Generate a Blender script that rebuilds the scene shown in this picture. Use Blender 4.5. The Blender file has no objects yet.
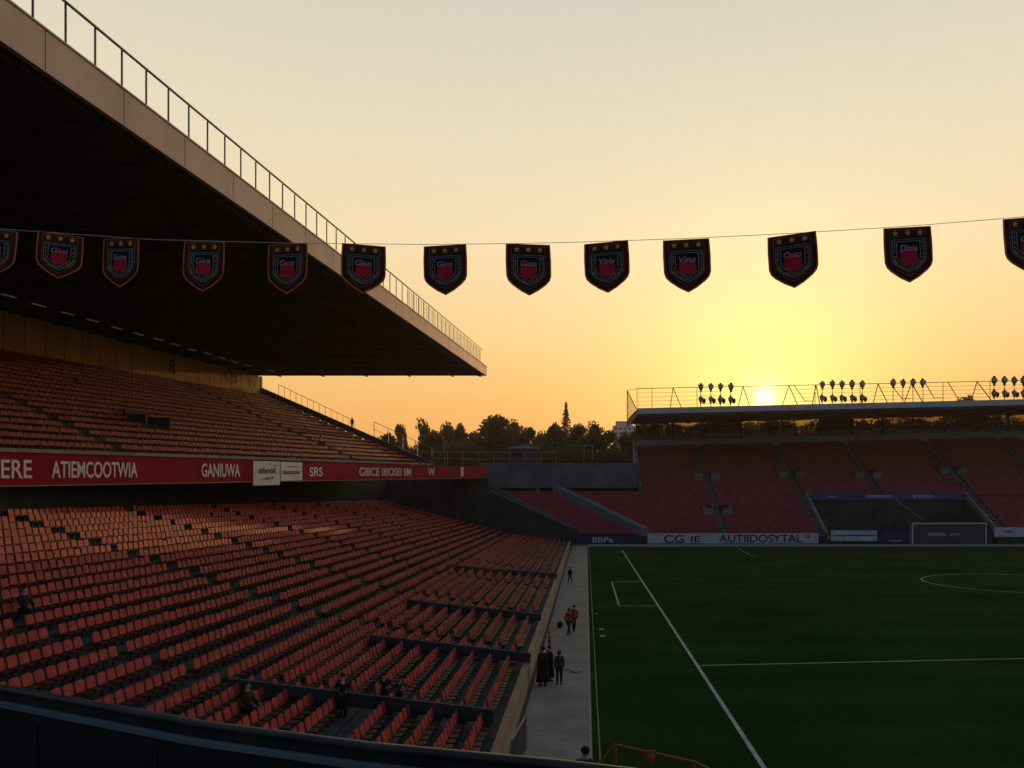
import bpy, bmesh, math, random
import numpy as np
from mathutils import Vector, Matrix, noise

random.seed(7)
S = bpy.context.scene
C = S.collection
F, CX, CY, H = 800.0, 586.0, 495.0, 9.0      # survey numbers of the photograph: focal, vanishing point, eye height

# ---------------------------------------------------------------- camera
cam = bpy.data.cameras.new("camera")
cam_o = bpy.data.objects.new("camera", cam); C.objects.link(cam_o)
cam.sensor_width = 36; cam.lens = F/1024*36
cam.shift_x = -(CX-512)/1024; cam.shift_y = (CY-384)/1024
cam.clip_start = .1; cam.clip_end = 6000
cam_o.location = (0, 0, H); cam_o.rotation_euler = (math.radians(90), 0, 0)
S.camera = cam_o

# ---------------------------------------------------------------- sun and sky
SUN = Vector((179/F, 1.0, 98/F)).normalized()
EL = math.asin(SUN.z); AZ = math.atan2(SUN.x, SUN.y)
sun = bpy.data.lights.new("sun", 'SUN'); sun.energy = 1.0; sun.angle = math.radians(.5); sun.color = (1, .47, .2)
so = bpy.data.objects.new("sun", sun); C.objects.link(so)
so.rotation_euler = (-SUN).to_track_quat('-Z', 'Y').to_euler()

w = bpy.data.worlds.new("World"); S.world = w; w.use_nodes = True
nt = w.node_tree; N = nt.nodes; L = nt.links; N.clear()
def nd(t, **k):
    n = N.new(t)
    for a, b in k.items(): setattr(n, a, b)
    return n
def mth(op, a, b=None, c=None, clamp=False):
    n = nd('ShaderNodeMath', operation=op); n.use_clamp = clamp
    for i, v in enumerate((a, b, c)):
        if v is None: continue
        if isinstance(v, (int, float)): n.inputs[i].default_value = v
        else: L.new(v, n.inputs[i])
    return n.outputs[0]
def mixc(bt, f, a, b):
    n = nd('ShaderNodeMix', data_type='RGBA', blend_type=bt); n.clamp_result = False
    for s, v in ((n.inputs[0], f), (n.inputs[6], a), (n.inputs[7], b)):
        if isinstance(v, (int, float)): s.default_value = v
        elif isinstance(v, tuple): s.default_value = (*v, 1)
        else: L.new(v, s)
    return n.outputs[2]
out = nd('ShaderNodeOutputWorld'); bg = nd('ShaderNodeBackground'); L.new(bg.outputs[0], out.inputs[0])
tc = nd('ShaderNodeTexCoord'); sep = nd('ShaderNodeSeparateXYZ'); L.new(tc.outputs['Generated'], sep.inputs[0])
sky = nd('ShaderNodeTexSky', sky_type='NISHITA'); sky.sun_disc = False
sky.sun_elevation = EL; sky.sun_rotation = AZ; sky.dust_density = 4; sky.air_density = 1.5; sky.ozone_density = 1
def ramp(fac, pts):
    r = nd('ShaderNodeValToRGB'); L.new(fac, r.inputs[0]); e = r.color_ramp.elements
    while len(e) < len(pts): e.new(.5)
    for q, (p, c) in zip(e, pts): q.position = p; q.color = (*c, 1)
    return r.outputs[0]
# dusk air: colour by height above the horizon, warmer and brighter towards the sun
zz = mth('MAXIMUM', sep.outputs[2], 0.0)
front = ramp(zz, [(0, (.86,.34,.09)), (.07, (.94,.45,.13)), (.12, (.96,.53,.17)), (.2, (.97,.67,.30)), (.3, (.95,.75,.46)),
                  (.40, (.84,.73,.53)), (.53, (.69,.655,.53)), (.68, (.22,.26,.29)), (1, (.06,.09,.14))])
back = ramp(zz, [(0, (.12,.10,.12)), (.2, (.11,.12,.17)), (.5, (.09,.13,.20)), (1, (.07,.11,.18))])
dot = nd('ShaderNodeVectorMath', operation='DOT_PRODUCT'); L.new(tc.outputs['Generated'], dot.inputs[0]); dot.inputs[1].default_value = SUN
d = dot.outputs['Value']
hd = nd('ShaderNodeVectorMath', operation='DOT_PRODUCT'); L.new(tc.outputs['Generated'], hd.inputs[0])
hd.inputs[1].default_value = Vector((SUN.x, SUN.y, 0)).normalized()
side = nd('ShaderNodeMapRange', interpolation_type='SMOOTHSTEP'); L.new(hd.outputs['Value'], side.inputs[0])
side.inputs[1].default_value = -.45; side.inputs[2].default_value = .6
col = mixc('MIX', side.outputs[0], back, front)
dc = mth('MAXIMUM', d, 0.0)
g1 = mth('POWER', dc, 55.0); g2 = mth('POWER', dc, 160.0); g3 = mth('POWER', dc, 1500.0); g4 = mth('POWER', dc, 16000.0)
col = mixc('ADD', g1, col, (.09,.17,.015))
col = mixc('ADD', g2, col, (.10,.22,.06))
col = mixc('ADD', g3, col, (.6,.4,.14))
col = mixc('ADD', g4, col, (2.5,2.0,1.1))
ns = mixc('MULTIPLY', 1.0, sky.outputs[0], (.05, .05, .05))
fin = mixc('MIX', .08, col, ns)
L.new(fin, bg.inputs[0]); bg.inputs[1].default_value = 1.06

S.view_settings.view_transform = 'Standard'; S.view_settings.look = 'None'
S.view_settings.exposure = 0; S.view_settings.gamma = 1; S.view_settings.use_curve_mapping = False

# ---------------------------------------------------------------- helpers
def P(px, py, Y): return Vector(((px-CX)*Y/F, Y, H+(CY-py)*Y/F))

def mat(name, c1, c2=None, rough=.8, scale=1.0, metal=0.0, bump=0.0, bscale=30, spec=.3, detail=6, lo=.35, hi=.65, trans=None, stretch=None):
    m = bpy.data.materials.new(name); m.use_nodes = True
    t = m.node_tree; b = t.nodes['Principled BSDF']
    b.inputs['Roughness'].default_value = rough; b.inputs['Metallic'].default_value = metal
    b.inputs['Specular IOR Level'].default_value = spec
    geo = t.nodes.new('ShaderNodeNewGeometry'); vec = geo.outputs['Position']
    if stretch:
        mp = t.nodes.new('ShaderNodeMapping'); mp.inputs['Scale'].default_value = stretch
        t.links.new(vec, mp.inputs[0]); vec = mp.outputs[0]
    if c2 is None: b.inputs['Base Color'].default_value = (*c1, 1)
    else:
        n = t.nodes.new('ShaderNodeTexNoise'); n.inputs['Scale'].default_value = scale; n.inputs['Detail'].default_value = detail
        n.inputs['Roughness'].default_value = .65
        t.links.new(vec, n.inputs['Vector'])
        r = t.nodes.new('ShaderNodeValToRGB'); t.links.new(n.outputs[0], r.inputs[0])
        r.color_ramp.elements[0].position = lo; r.color_ramp.elements[0].color = (*c1, 1)
        r.color_ramp.elements[1].position = hi; r.color_ramp.elements[1].color = (*c2, 1)
        t.links.new(r.outputs[0], b.inputs['Base Color'])
    if bump:
        n = t.nodes.new('ShaderNodeTexNoise'); n.inputs['Scale'].default_value = bscale; n.inputs['Detail'].default_value = 4
        t.links.new(vec, n.inputs['Vector'])
        bp = t.nodes.new('ShaderNodeBump'); bp.inputs['Strength'].default_value = bump; bp.inputs['Distance'].default_value = .05
        t.links.new(n.outputs[0], bp.inputs['Height']); t.links.new(bp.outputs[0], b.inputs['Normal'])
    if trans:
        b.inputs['Transmission Weight'].default_value = trans
    return m

M = {}
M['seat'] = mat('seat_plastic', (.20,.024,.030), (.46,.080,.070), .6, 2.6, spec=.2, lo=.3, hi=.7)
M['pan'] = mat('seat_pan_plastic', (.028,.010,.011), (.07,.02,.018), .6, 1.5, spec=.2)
M['seat_shaded'] = mat('seat_plastic_shaded', (.15,.024,.022), (.34,.075,.055), .6, 1.6, spec=.2)  # darker seat red: the roof's shade is put into the upper tier's colour
M['seat_far'] = mat('seat_plastic_old', (.27,.03,.045), (.46,.075,.095), .55, .8)
M['bracket'] = mat('black_bracket', (.012,.013,.015), (.03,.03,.032), .6, 3)
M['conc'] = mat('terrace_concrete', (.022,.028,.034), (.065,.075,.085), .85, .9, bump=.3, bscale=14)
M['conc_mid'] = mat('pale_concrete', (.16,.165,.16), (.28,.28,.265), .85, .5, bump=.25, bscale=10)
M['conc_dark'] = mat('dark_concrete', (.03,.038,.045), (.075,.085,.095), .85, .35, bump=.2, bscale=6)
M['conc_wall'] = mat('blue_grey_concrete', (.10,.125,.15), (.17,.195,.215), .85, .25, bump=.2, bscale=6)
M['black'] = mat('black_void_shade', (.008,.008,.01), (.018,.018,.02), .9, 1)  # near-black stands in for the shade inside recesses and openings
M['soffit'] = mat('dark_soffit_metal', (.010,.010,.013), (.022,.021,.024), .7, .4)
M['beam'] = mat('dark_roof_beam', (.016,.016,.019), (.03,.03,.034), .6, .5)
M['fascia_c'] = mat('roof_edge_cladding', (.46,.37,.31), (.60,.49,.41), .6, .35, spec=.3, stretch=(1,1,.3))
M['ochre'] = mat('ochre_panel', (.66,.38,.05), (.85,.55,.10), .6, .5, stretch=(1,1,.25))
M['rail'] = mat('painted_steel', (.10,.10,.10), (.20,.19,.18), .5, 4, metal=.3)
M['rail_dark'] = mat('dark_steel', (.018,.02,.025), (.05,.055,.06), .35, 4, metal=.5, spec=.5)
M['rail_pale'] = mat('galvanised_steel', (.30,.30,.29), (.45,.44,.42), .45, 5, metal=.4)
M['orange_rail'] = mat('orange_lit_rail', (.28,.08,.02), (.42,.14,.04), .45, 5)  # warm low light put into the rail's orange colour
M['red'] = mat('red_fascia_paint', (.22,.004,.020), (.30,.008,.030), .8, .4, spec=.1)
M['white'] = mat('white_paint', (.60,.62,.62), (.80,.81,.80), .6, 3)
M['chalk'] = mat('worn_line_paint', (.22,.25,.26), (.46,.50,.52), .8, 2.5)
M['letter'] = mat('pale_lettering', (.55,.60,.62), (.75,.78,.78), .5, 3)
M['ink'] = mat('black_ink', (.015,.015,.02), (.03,.03,.035), .5, 3)
M['blue'] = mat('navy_board', (.012,.02,.06), (.03,.045,.11), .5, 2)
M['blue2'] = mat('blue_banner', (.02,.07,.22), (.05,.13,.30), .5, .4)
M['board'] = mat('white_board', (.45,.52,.55), (.62,.68,.70), .5, .6)
M['path'] = mat('path_concrete', (.15,.145,.13), (.28,.265,.24), .9, .55, bump=.35, bscale=8, lo=.25, hi=.75)
M['kerb'] = mat('kerb_stone', (.2,.2,.19), (.32,.31,.29), .85, 2)
M['sunlit_edge'] = mat('sunlit_coping', (.20,.13,.075), (.32,.21,.11), .8, 1.2)  # orange sunlight put into the colour of the coping and gable screen
M['earth'] = mat('earth_ground', (.05,.045,.035), (.10,.09,.07), .95, .05)
M['asphalt'] = mat('asphalt', (.035,.037,.04), (.07,.07,.072), .9, .6)
M['leaf1'] = mat('leaf_dark', (.045,.042,.014), (.10,.09,.032), .75, .45)
M['leaf2'] = mat('leaf_olive', (.06,.05,.018), (.13,.10,.04), .75, .5)
M['leaf3'] = mat('needle_green', (.03,.034,.014), (.07,.065,.03), .8, .6)
M['bark'] = mat('bark', (.05,.035,.022), (.10,.07,.045), .9, 3)
M['lamp'] = mat('lamp_housing', (.03,.028,.026), (.06,.055,.05), .5, 3)
M['glassy'] = None
M['tube'] = mat('lamp_tube', (.6,.6,.58))
M['tube'].node_tree.nodes['Principled BSDF'].inputs['Emission Color'].default_value = (1,.85,.65,1)
M['tube'].node_tree.nodes['Principled BSDF'].inputs['Emission Strength'].default_value = .03
def leafy(m, c):
    t = M[m].node_tree; b = t.nodes['Principled BSDF']; o = t.nodes['Material Output']
    tl = t.nodes.new('ShaderNodeBsdfTranslucent'); tl.inputs[0].default_value = (*c, 1)
    mx = t.nodes.new('ShaderNodeMixShader'); mx.inputs[0].default_value = .45
    t.links.new(b.outputs[0], mx.inputs[1]); t.links.new(tl.outputs[0], mx.inputs[2]); t.links.new(mx.outputs[0], o.inputs[0])
leafy('leaf1', (.20,.14,.04)); leafy('leaf2', (.26,.17,.05)); leafy('leaf3', (.14,.10,.035))
def grass():
    m = bpy.data.materials.new('pitch_grass'); m.use_nodes = True
    t = m.node_tree; b = t.nodes['Principled BSDF']; b.inputs['Roughness'].default_value = 1; b.inputs['Specular IOR Level'].default_value = 0
    geo = t.nodes.new('ShaderNodeNewGeometry')
    def noi(sc, det, lo, hi, c1, c2):
        n = t.nodes.new('ShaderNodeTexNoise'); n.inputs['Scale'].default_value = sc; n.inputs['Detail'].default_value = det
        t.links.new(geo.outputs['Position'], n.inputs['Vector'])
        r = t.nodes.new('ShaderNodeValToRGB'); t.links.new(n.outputs[0], r.inputs[0])
        r.color_ramp.elements[0].position = lo; r.color_ramp.elements[1].position = hi
        r.color_ramp.elements[0].color = (*c1, 1); r.color_ramp.elements[1].color = (*c2, 1); return r.outputs[0]
    a = noi(.12, 5, .3, .7, (.015,.038,.011), (.030,.062,.017))
    f = noi(7, 6, .3, .7, (.62,.62,.62), (1.25,1.25,1.2))
    mx = t.nodes.new('ShaderNodeMix'); mx.data_type = 'RGBA'; mx.blend_type = 'MULTIPLY'; mx.inputs[0].default_value = 1
    t.links.new(a, mx.inputs[6]); t.links.new(f, mx.inputs[7])
    wv = t.nodes.new('ShaderNodeTexWave'); wv.bands_direction = 'Y'; wv.inputs['Scale'].default_value = .057; wv.inputs['Distortion'].default_value = .3
    t.links.new(geo.outputs['Position'], wv.inputs['Vector'])
    r = t.nodes.new('ShaderNodeValToRGB'); t.links.new(wv.outputs[0], r.inputs[0])
    r.color_ramp.elements[0].position = .4; r.color_ramp.elements[1].position = .6
    r.color_ramp.elements[0].color = (.93,.93,.93, 1); r.color_ramp.elements[1].color = (1.07,1.07,1.07, 1)
    m2 = t.nodes.new('ShaderNodeMix'); m2.data_type = 'RGBA'; m2.blend_type = 'MULTIPLY'; m2.inputs[0].default_value = 1
    t.links.new(mx.outputs[2], m2.inputs[6]); t.links.new(r.outputs[0], m2.inputs[7])
    t.links.new(m2.outputs[2], b.inputs['Base Color'])
    n = t.nodes.new('ShaderNodeTexNoise'); n.inputs['Scale'].default_value = 25
    t.links.new(geo.outputs['Position'], n.inputs['Vector'])
    bp = t.nodes.new('ShaderNodeBump'); bp.inputs['Strength'].default_value = .5; bp.inputs['Distance'].default_value = .04
    t.links.new(n.outputs[0], bp.inputs['Height']); t.links.new(bp.outputs[0], b.inputs['Normal'])
    return m
M['grass'] = grass()
def simple(name, c, rough=.8, spec=.3):
    k = tuple(c); m = mat(name, k, tuple(min(1, v*1.5) for v in k), rough, 6, spec=spec); return m
M['skin'] = simple('skin', (.35,.19,.13), .6); M['hair'] = simple('hair_dark', (.012,.009,.007))
M['coat'] = simple('black_coat_cloth', (.008,.008,.01)); M['trousers'] = simple('dark_trousers', (.014,.015,.02))
M['navyc'] = simple('grey_hoodie_cloth', (.03,.035,.045)); M['redc'] = simple('rust_red_cloth', (.22,.05,.035))
M['palec'] = simple('pale_blue_cloth', (.30,.36,.40)); M['shoe'] = simple('shoe', (.01,.01,.01)); M['orangec'] = simple('orange_vest', (.5,.16,.05))
M['pen_edge'] = simple('rust_piping', (.62,.17,.04)); M['pen'] = simple('maroon_cloth', (.06,.016,.012)); M['pen_in'] = simple('navy_cloth', (.009,.010,.016))
M['pen_sh'] = simple('grey_blue_thread', (.22,.28,.30)); M['pen_red'] = simple('crimson_cloth', (.55,.02,.04)); M['gold'] = simple('gold_thread', (.85,.45,.06))
M['pink'] = simple('pink_thread', (.50,.30,.34)); M['gthread'] = simple('ochre_thread', (.35,.25,.12))

def tag(o, label=None, cat=None, group=None, kind=None):
    if label: o['label'] = label
    if cat: o['category'] = cat
    if group: o['group'] = group
    if kind: o['kind'] = kind
    return o
def empty(name, loc=(0,0,0), rz=0, **k):
    o = bpy.data.objects.new(name, None); C.objects.link(o); o.location = loc; o.rotation_euler = (0,0,rz); o.empty_display_size = .2
    return tag(o, **k)

class MB:
    def __init__(s): s.v = []; s.f = []
    def quad(s, a, b, c, d_):
        i = len(s.v); s.v += [tuple(a), tuple(b), tuple(c), tuple(d_)]; s.f.append((i,i+1,i+2,i+3)); return s
    def hexa(s, p):      # 8 points: bottom 0-3 ccw, top 4-7 ccw
        i = len(s.v); s.v += [tuple(q) for q in p]
        s.f += [(i+3,i+2,i+1,i), (i+4,i+5,i+6,i+7), (i,i+1,i+5,i+4), (i+1,i+2,i+6,i+5), (i+2,i+3,i+7,i+6), (i+3,i,i+4,i+7)]; return s
    def box(s, x0, x1, y0, y1, z0, z1):
        return s.hexa([(x0,y0,z0),(x1,y0,z0),(x1,y1,z0),(x0,y1,z0),(x0,y0,z1),(x1,y0,z1),(x1,y1,z1),(x0,y1,z1)])
    def bar(s, a, b, w_, h_=None, up=(0,0,1)):
        a = Vector(a); b = Vector(b); h_ = h_ or w_; dd = (b-a).normalized(); u = Vector(up)
        if abs(dd.dot(u)) > .98: u = Vector((0,1,0))
        r = dd.cross(u).normalized()*w_/2; u = r.cross(dd).normalized()*h_/2
        return s.hexa([a-r-u, a+r-u, b+r-u, b-r-u, a-r+u, a+r+u, b+r+u, b-r+u])
    def tube(s, pts, r, n=6, r2=None):
        pts = [Vector(p) for p in pts]; i0 = len(s.v)
        for k, p in enumerate(pts):
            dd = (pts[min(k+1, len(pts)-1)]-pts[max(k-1, 0)]).normalized()
            u = Vector((0,0,1)) if abs(dd.z) < .9 else Vector((0,1,0))
            a = dd.cross(u).normalized(); b = a.cross(dd)
            rr = r if r2 is None else r+(r2-r)*k/(len(pts)-1)
            for j in range(n):
                t = 2*math.pi*j/n; s.v.append(tuple(p+a*math.cos(t)*rr+b*math.sin(t)*rr))
        for k in range(len(pts)-1):
            for j in range(n):
                s.f.append((i0+k*n+j, i0+k*n+(j+1)%n, i0+(k+1)*n+(j+1)%n, i0+(k+1)*n+j))
        s.f.append(tuple(i0+j for j in range(n))[::-1]); e = i0+(len(pts)-1)*n; s.f.append(tuple(e+j for j in range(n)))
        return s
    def lathe(s, c, prof, n=12, axis='z'):
        i0 = len(s.v); c = Vector(c)
        for (r, z) in prof:
            for j in range(n):
                t = 2*math.pi*j/n; x, y = r*math.cos(t), r*math.sin(t)
                q = Vector((x,y,z)) if axis == 'z' else Vector((x,z,y))
                s.v.append(tuple(c+q))
        for k in range(len(prof)-1):
            for j in range(n): s.f.append((i0+k*n+j, i0+k*n+(j+1)%n, i0+(k+1)*n+(j+1)%n, i0+(k+1)*n+j))
        s.f.append(tuple(i0+j for j in range(n))[::-1]); e = i0+(len(prof)-1)*n; s.f.append(tuple(e+j for j in range(n)))
        return s
    def prism(s, poly, off):     # planar polygon (3d points) extruded by the vector off
        n = len(poly); i = len(s.v); off = Vector(off)
        s.v += [tuple(p) for p in poly]+[tuple(Vector(p)+off) for p in poly]
        s.f.append(tuple(range(i, i+n))[::-1]); s.f.append(tuple(range(i+n, i+2*n)))
        for j in range(n): s.f.append((i+j, i+(j+1)%n, i+n+(j+1)%n, i+n+j))
        return s
    def build(s, name, m, parent=None, smooth=False, fix=True, **k):
        me = bpy.data.meshes.new(name); me.from_pydata(s.v, [], s.f); me.materials.append(M[m] if isinstance(m, str) else m)
        if fix:
            bm = bmesh.new(); bm.from_mesh(me); bmesh.ops.recalc_face_normals(bm, faces=bm.faces); bm.to_mesh(me); bm.free()
        if smooth:
            for p in me.polygons: p.use_smooth = True
        o = bpy.data.objects.new(name, me); C.objects.link(o); o.parent = parent
        return tag(o, **k)

def text(s, p0, r, width, height, m, parent, name='lettering', up=(0,0,1), shear=0, depth=.02):
    """lettering that fills width x height with its lower left corner at p0 and running along r"""
    cu = bpy.data.curves.new(name, 'FONT'); cu.body = s; cu.extrude = depth/2; cu.shear = shear; cu.offset = .012
    tmp = bpy.data.objects.new(name+'_tmp', cu); C.objects.link(tmp)
    dg = bpy.context.evaluated_depsgraph_get(); me = bpy.data.meshes.new_from_object(tmp.evaluated_get(dg))
    bpy.data.objects.remove(tmp); bpy.data.curves.remove(cu)
    co = [v.co.copy() for v in me.vertices]
    x0 = min(c.x for c in co); x1 = max(c.x for c in co); y0 = min(c.y for c in co); y1 = max(c.y for c in co)
    r = Vector(r).normalized(); up = Vector(up); n = r.cross(up).normalized(); p0 = Vector(p0)
    for v, c in zip(me.vertices, co):
        v.co = p0 + r*((c.x-x0)/(x1-x0)*width) + up*((c.y-y0)/(y1-y0)*height) + n*(c.z+depth*.6)
    me.materials.clear(); me.materials.append(M[m])
    o = bpy.data.objects.new(name, me); C.objects.link(o); o.parent = parent
    return o

def copy_thing(root, loc, rz=None, rot=None, scale=None, **k):
    r = root.copy(); C.objects.link(r); r.location = loc
    if rz is not None: r.rotation_euler = (0,0,rz)
    if rot is not None: r.rotation_euler = rot
    if scale is not None: r.scale = scale if hasattr(scale, '__len__') else (scale,)*3
    tag(r, **k)
    for ch in KIDS(root):
        c = ch.copy(); C.objects.link(c); c.parent = r
        for g in KIDS(ch):
            q = g.copy(); C.objects.link(q); q.parent = c
    return r
_kids = {}
def KIDS(o):
    if o.name not in _kids: _kids[o.name] = list(o.children)
    return _kids[o.name]
def ordw(n):
    small = ['zeroth','first','second','third','fourth','fifth','sixth','seventh','eighth','ninth','tenth','eleventh','twelfth','thirteenth','fourteenth','fifteenth','sixteenth','seventeenth','eighteenth','nineteenth']
    tens = ['','','twent','thirt','fort','fift','sixt','sevent','eight','ninet']
    if n < 20: return small[n]
    return tens[n//10]+'ieth' if n%10 == 0 else tens[n//10]+'y-'+small[n%10]
ORD = ['zeroth','first','second','third','fourth','fifth','sixth','seventh','eighth','ninth','tenth','eleventh','twelfth','thirteenth','fourteenth']

# ================================================================ ground
MB().quad((-1200,-300,-.02),(1200,-300,-.02),(1200,1500,-.02),(-1200,1500,-.02)).build('ground','earth',kind='structure')
MB().quad((.22,18,.004),(92,18,.004),(92,139.6,.004),(.22,139.6,.004)).build('pitch','grass',kind='structure')
MB().box(-2.5,.10,14,141,-.3,.03).build('path','path',kind='structure')
MB().box(.103,.217,18,139.6,-.3,.045).build('kerb','kerb',kind='structure')
MB().box(.22,92,139.6,146.2,-.3,.02).build('perimeter_strip','path',kind='structure')
ck = MB(); rc_ = random.Random(21)
for k in range(26):
    y = 24+k*k*.16+rc_.uniform(-.5,.5)*k*.2; x = rc_.uniform(-2.3,-1.2); pts = []
    while x < .05 and len(pts) < rc_.randint(6,16): pts.append(Vector((x,y,.034))); x += rc_.uniform(.1,.3); y += rc_.uniform(-.13,.13)
    for a, b in zip(pts[:-1], pts[1:]):
        r = (b-a).normalized().cross(Vector((0,0,1)))*rc_.uniform(.008,.018); ck.quad(a-r,a+r,b+r,b-r)
for k in range(14):
    y = 22+k*8.5; ck.quad((-2.5,y,.0345),(.1,y,.0345),(.1,y+.035,.0345),(-2.5,y+.035,.0345))
ck.build('path_cracks','bracket',kind='structure')
# raised bank the trees stand on
hb = MB()
for i in range(40):
    for j in range(5):
        def hz(a, b):
            x = -170+a*10; y = 203+b*14
            return (x, y, (0, 7.5, 9.5, 9, 8, 0)[b]+noise.noise(Vector((x*.02, y*.03, 1)))*1.2)
        hb.quad(hz(i,j), hz(i+1,j), hz(i+1,j+1), hz(i,j+1))
hb.build('tree_bank','earth',kind='structure')
# painted lines
ln = MB(); z = .008
def line(ax, ay, bx, by, wd=.12):
    a = Vector((ax,ay,0)); b = Vector((bx,by,0)); r = (b-a).normalized().cross(Vector((0,0,1)))*wd/2
    ln.quad(*[(p.x,p.y,z) for p in (a-r, a+r, b+r, b-r)])
line(5.87, 19, 5.87, 131, .17)
line(2.68, 65, 2.68, 82.8, .13); line(2.61, 82.9, 5.78, 82.9, .26); line(2.61, 65.0, 5.78, 65.0, .15)
line(5.97, 42.2, 34, 45.0, .13)
line(25.7, 136, 24.4, 117, .12)
for k in range(90):
    a0 = 2*math.pi*k/90; a1 = 2*math.pi*(k+1)/90
    p = [(44.3+math.cos(a)*r, 82+math.sin(a)*r, z) for a in (a0,a1) for r in (9.08, 9.24)]
    ln.quad(p[0],p[1],p[3],p[2])
ln.build('pitch_lines','chalk',kind='structure')
l2 = MB(); l2.quad((.46,19,.008),(.51,19,.008),(.51,139,.008),(.46,139,.008)); l2.build('grass_edge_line','path',kind='structure')

# ================================================================ main stand
main = empty('main_stand', (0,0,0), label='long two-tier grandstand on the left with red seats and dark cantilever roof', cat='grandstand')
NR = 29
ROWD = [.84 if i < 11 else 1.25 for i in range(NR)]
def dz_row(i): return .101 if i < 11 else .328
rowX = []; rowZ = []; x_ = -3.05; z_ = .72
for i in range(NR):
    rowX.append(x_); rowZ.append(z_); x_ -= ROWD[i]; z_ += dz_row(i)
lt = MB()
for i in range(NR):
    lt.box(rowX[i]-ROWD[i], rowX[i], 16, 139, -.1, rowZ[i])
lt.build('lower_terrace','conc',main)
# front wall with lit coping
MB().box(-2.93,-2.80,16,139.5,-.1,.997).build('pitch_wall','conc_dark',main)
MB().box(-2.95,-2.66,16,139.5,1.0,1.09).build('coping','sunlit_edge',main)
MB().box(-2.797,-2.70,16,139.5,-.1,.997).build('wall_facing','conc_mid',main)
xb = rowX[-1]-1.2
MB().hexa([(xb-.4,14,0),(xb,14,0),(xb,139,0),(xb-.4,139,0),(xb-.4,14,7.6),(xb,14,7.6),(xb,139,17.6),(xb-.4,139,17.6)]).build('concourse_wall','black',main)
# end wall of the lower tier
Y0 = 140.2
MB().prism([(-2.4,Y0,0),(-2.4,Y0,2.6),(-3.2,Y0,3.4),(-16.9,Y0,9.7),(-17.1,Y0,12.0),(-44,Y0,12.6),(-44,Y0,0)], (0,.8,0)).build('end_wall','conc_dark',main)
MB().bar((-3.2,Y0+.4,3.48),(-16.9,Y0+.4,9.8),1.0,.16).build('end_wall_coping','conc_wall',main)

# upper tier, built along u (away) and n (up the rake)
A = Vector((-34.5,47,0)); u = Vector((16.5,98,0)).normalized(); n_ = Vector((-u.y,u.x,0)); S_END = 70.8; S0 = -22
def zf(s): return 11.5+.0262*s
def UP(s, t, z): return A+u*s+n_*t+Vector((0,0,z))
ut = MB(); NU = 20; RT = 1.34
def zup(s, i): return zf(s)-.25+.570*i
for i in range(NU):
    t0, t1 = i*RT, (i+1)*RT
    ut.hexa([UP(S0,t0,zf(S0)-2.0+.5*i),UP(S_END,t0,zf(S_END)-2.0+.5*i),UP(S_END,t1,zf(S_END)-2.0+.5*i),UP(S0,t1,zf(S0)-2.0+.5*i),
             UP(S0,t0,zup(S0,i)),UP(S_END,t0,zup(S_END,i)),UP(S_END,t1,zup(S_END,i)),UP(S0,t1,zup(S0,i))])
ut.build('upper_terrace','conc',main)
# raking end kerb with pale edge
MB().bar(UP(S_END+.2,-.2,zf(S_END)+.0),UP(S_END+.2,27,zf(S_END)+.0+.426*27),.35,.9).build('raking_kerb','conc_mid',main)
# red advertising fascia
fs = MB()
def fz(s): return (9.53+.0262*s, 11.53+.0262*s)
fs.hexa([UP(S0,-.25,fz(S0)[0]),UP(99.4,-.25,fz(99.4)[0]),UP(99.4,0,fz(99.4)[0]),UP(S0,0,fz(S0)[0]),
         UP(S0,-.25,fz(S0)[1]),UP(99.4,-.25,fz(99.4)[1]),UP(99.4,0,fz(99.4)[1]),UP(S0,0,fz(S0)[1])])
fas = fs.build('fascia_board','red',main)
MB().bar(UP(S0,-.15,fz(S0)[1]+.12),UP(S_END,-.15,fz(S_END)[1]+.12),.4,.22).build('fascia_coping','conc_mid',main)
MB().bar(UP(S0,-.3,fz(S0)[0]-.02),UP(99.4,-.3,fz(99.4)[0]-.02),.05,.06).build('fascia_lip','conc_mid',main)
rdir = (UP(99,0,fz(99)[0])-UP(0,0,fz(0)[0])).normalized()
def s_at(px):
    Y = 42.4/(.168+(586-px)/800); return (Y-47)/u.y
def ftext(s, x0, x1, h, m='letter', rise=.45, shear=0):
    a, b = s_at(x0), s_at(x1)
    return text(s, UP(a,-.255,fz(a)[0]+rise), rdir, b-a, h, m, fas, shear=shear)
ftext('ERE', -3, 28, 1.1); ftext('ATIEMCOOTWIA', 48, 134, 1.08); ftext('GANIUWA', 198.5, 237, 1.12)
ftext('SRS', 307, 320, .95); ftext('GIIICE IIIIOSEI IIM', 357, 409, 1.0); ftext('W', 426, 433, 1.1)
for x0, x1, m in ((448,451,'blue'),(459,461.5,'white')):
    a, b = s_at(x0), s_at(x1); MB().hexa([UP(a,-.29,fz(a)[0]+.3),UP(b,-.29,fz(b)[0]+.3),UP(b,-.252,fz(b)[0]+.3),UP(a,-.252,fz(a)[0]+.3),
        UP(a,-.29,fz(a)[1]-.2),UP(b,-.29,fz(b)[1]-.2),UP(b,-.252,fz(b)[1]-.2),UP(a,-.252,fz(a)[1]-.2)]).build('painted_mark',m,fas)
def poster(px0, px1, z0, z1, lab):
    a, b = s_at(px0), s_at(px1); c = UP(a,-.33,fz(a)[0])
    e = empty('hanging_sign', c, label=lab, cat='sign'); L_ = b-a; v = rdir*L_; nn = Vector((u.y,-u.x,0))*.05
    U = Vector((0,0,1))
    p = MB().hexa([U*z0, U*z0+v, U*z0+v-nn, U*z0-nn, U*z1, U*z1+v, U*z1+v-nn, U*z1-nn]).build('panel','board',e)
    return e, L_
e, L_ = poster(249.8, 276.6, -.35, 1.88, 'square pale sign with black handwriting hanging on the red fascia')
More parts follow.
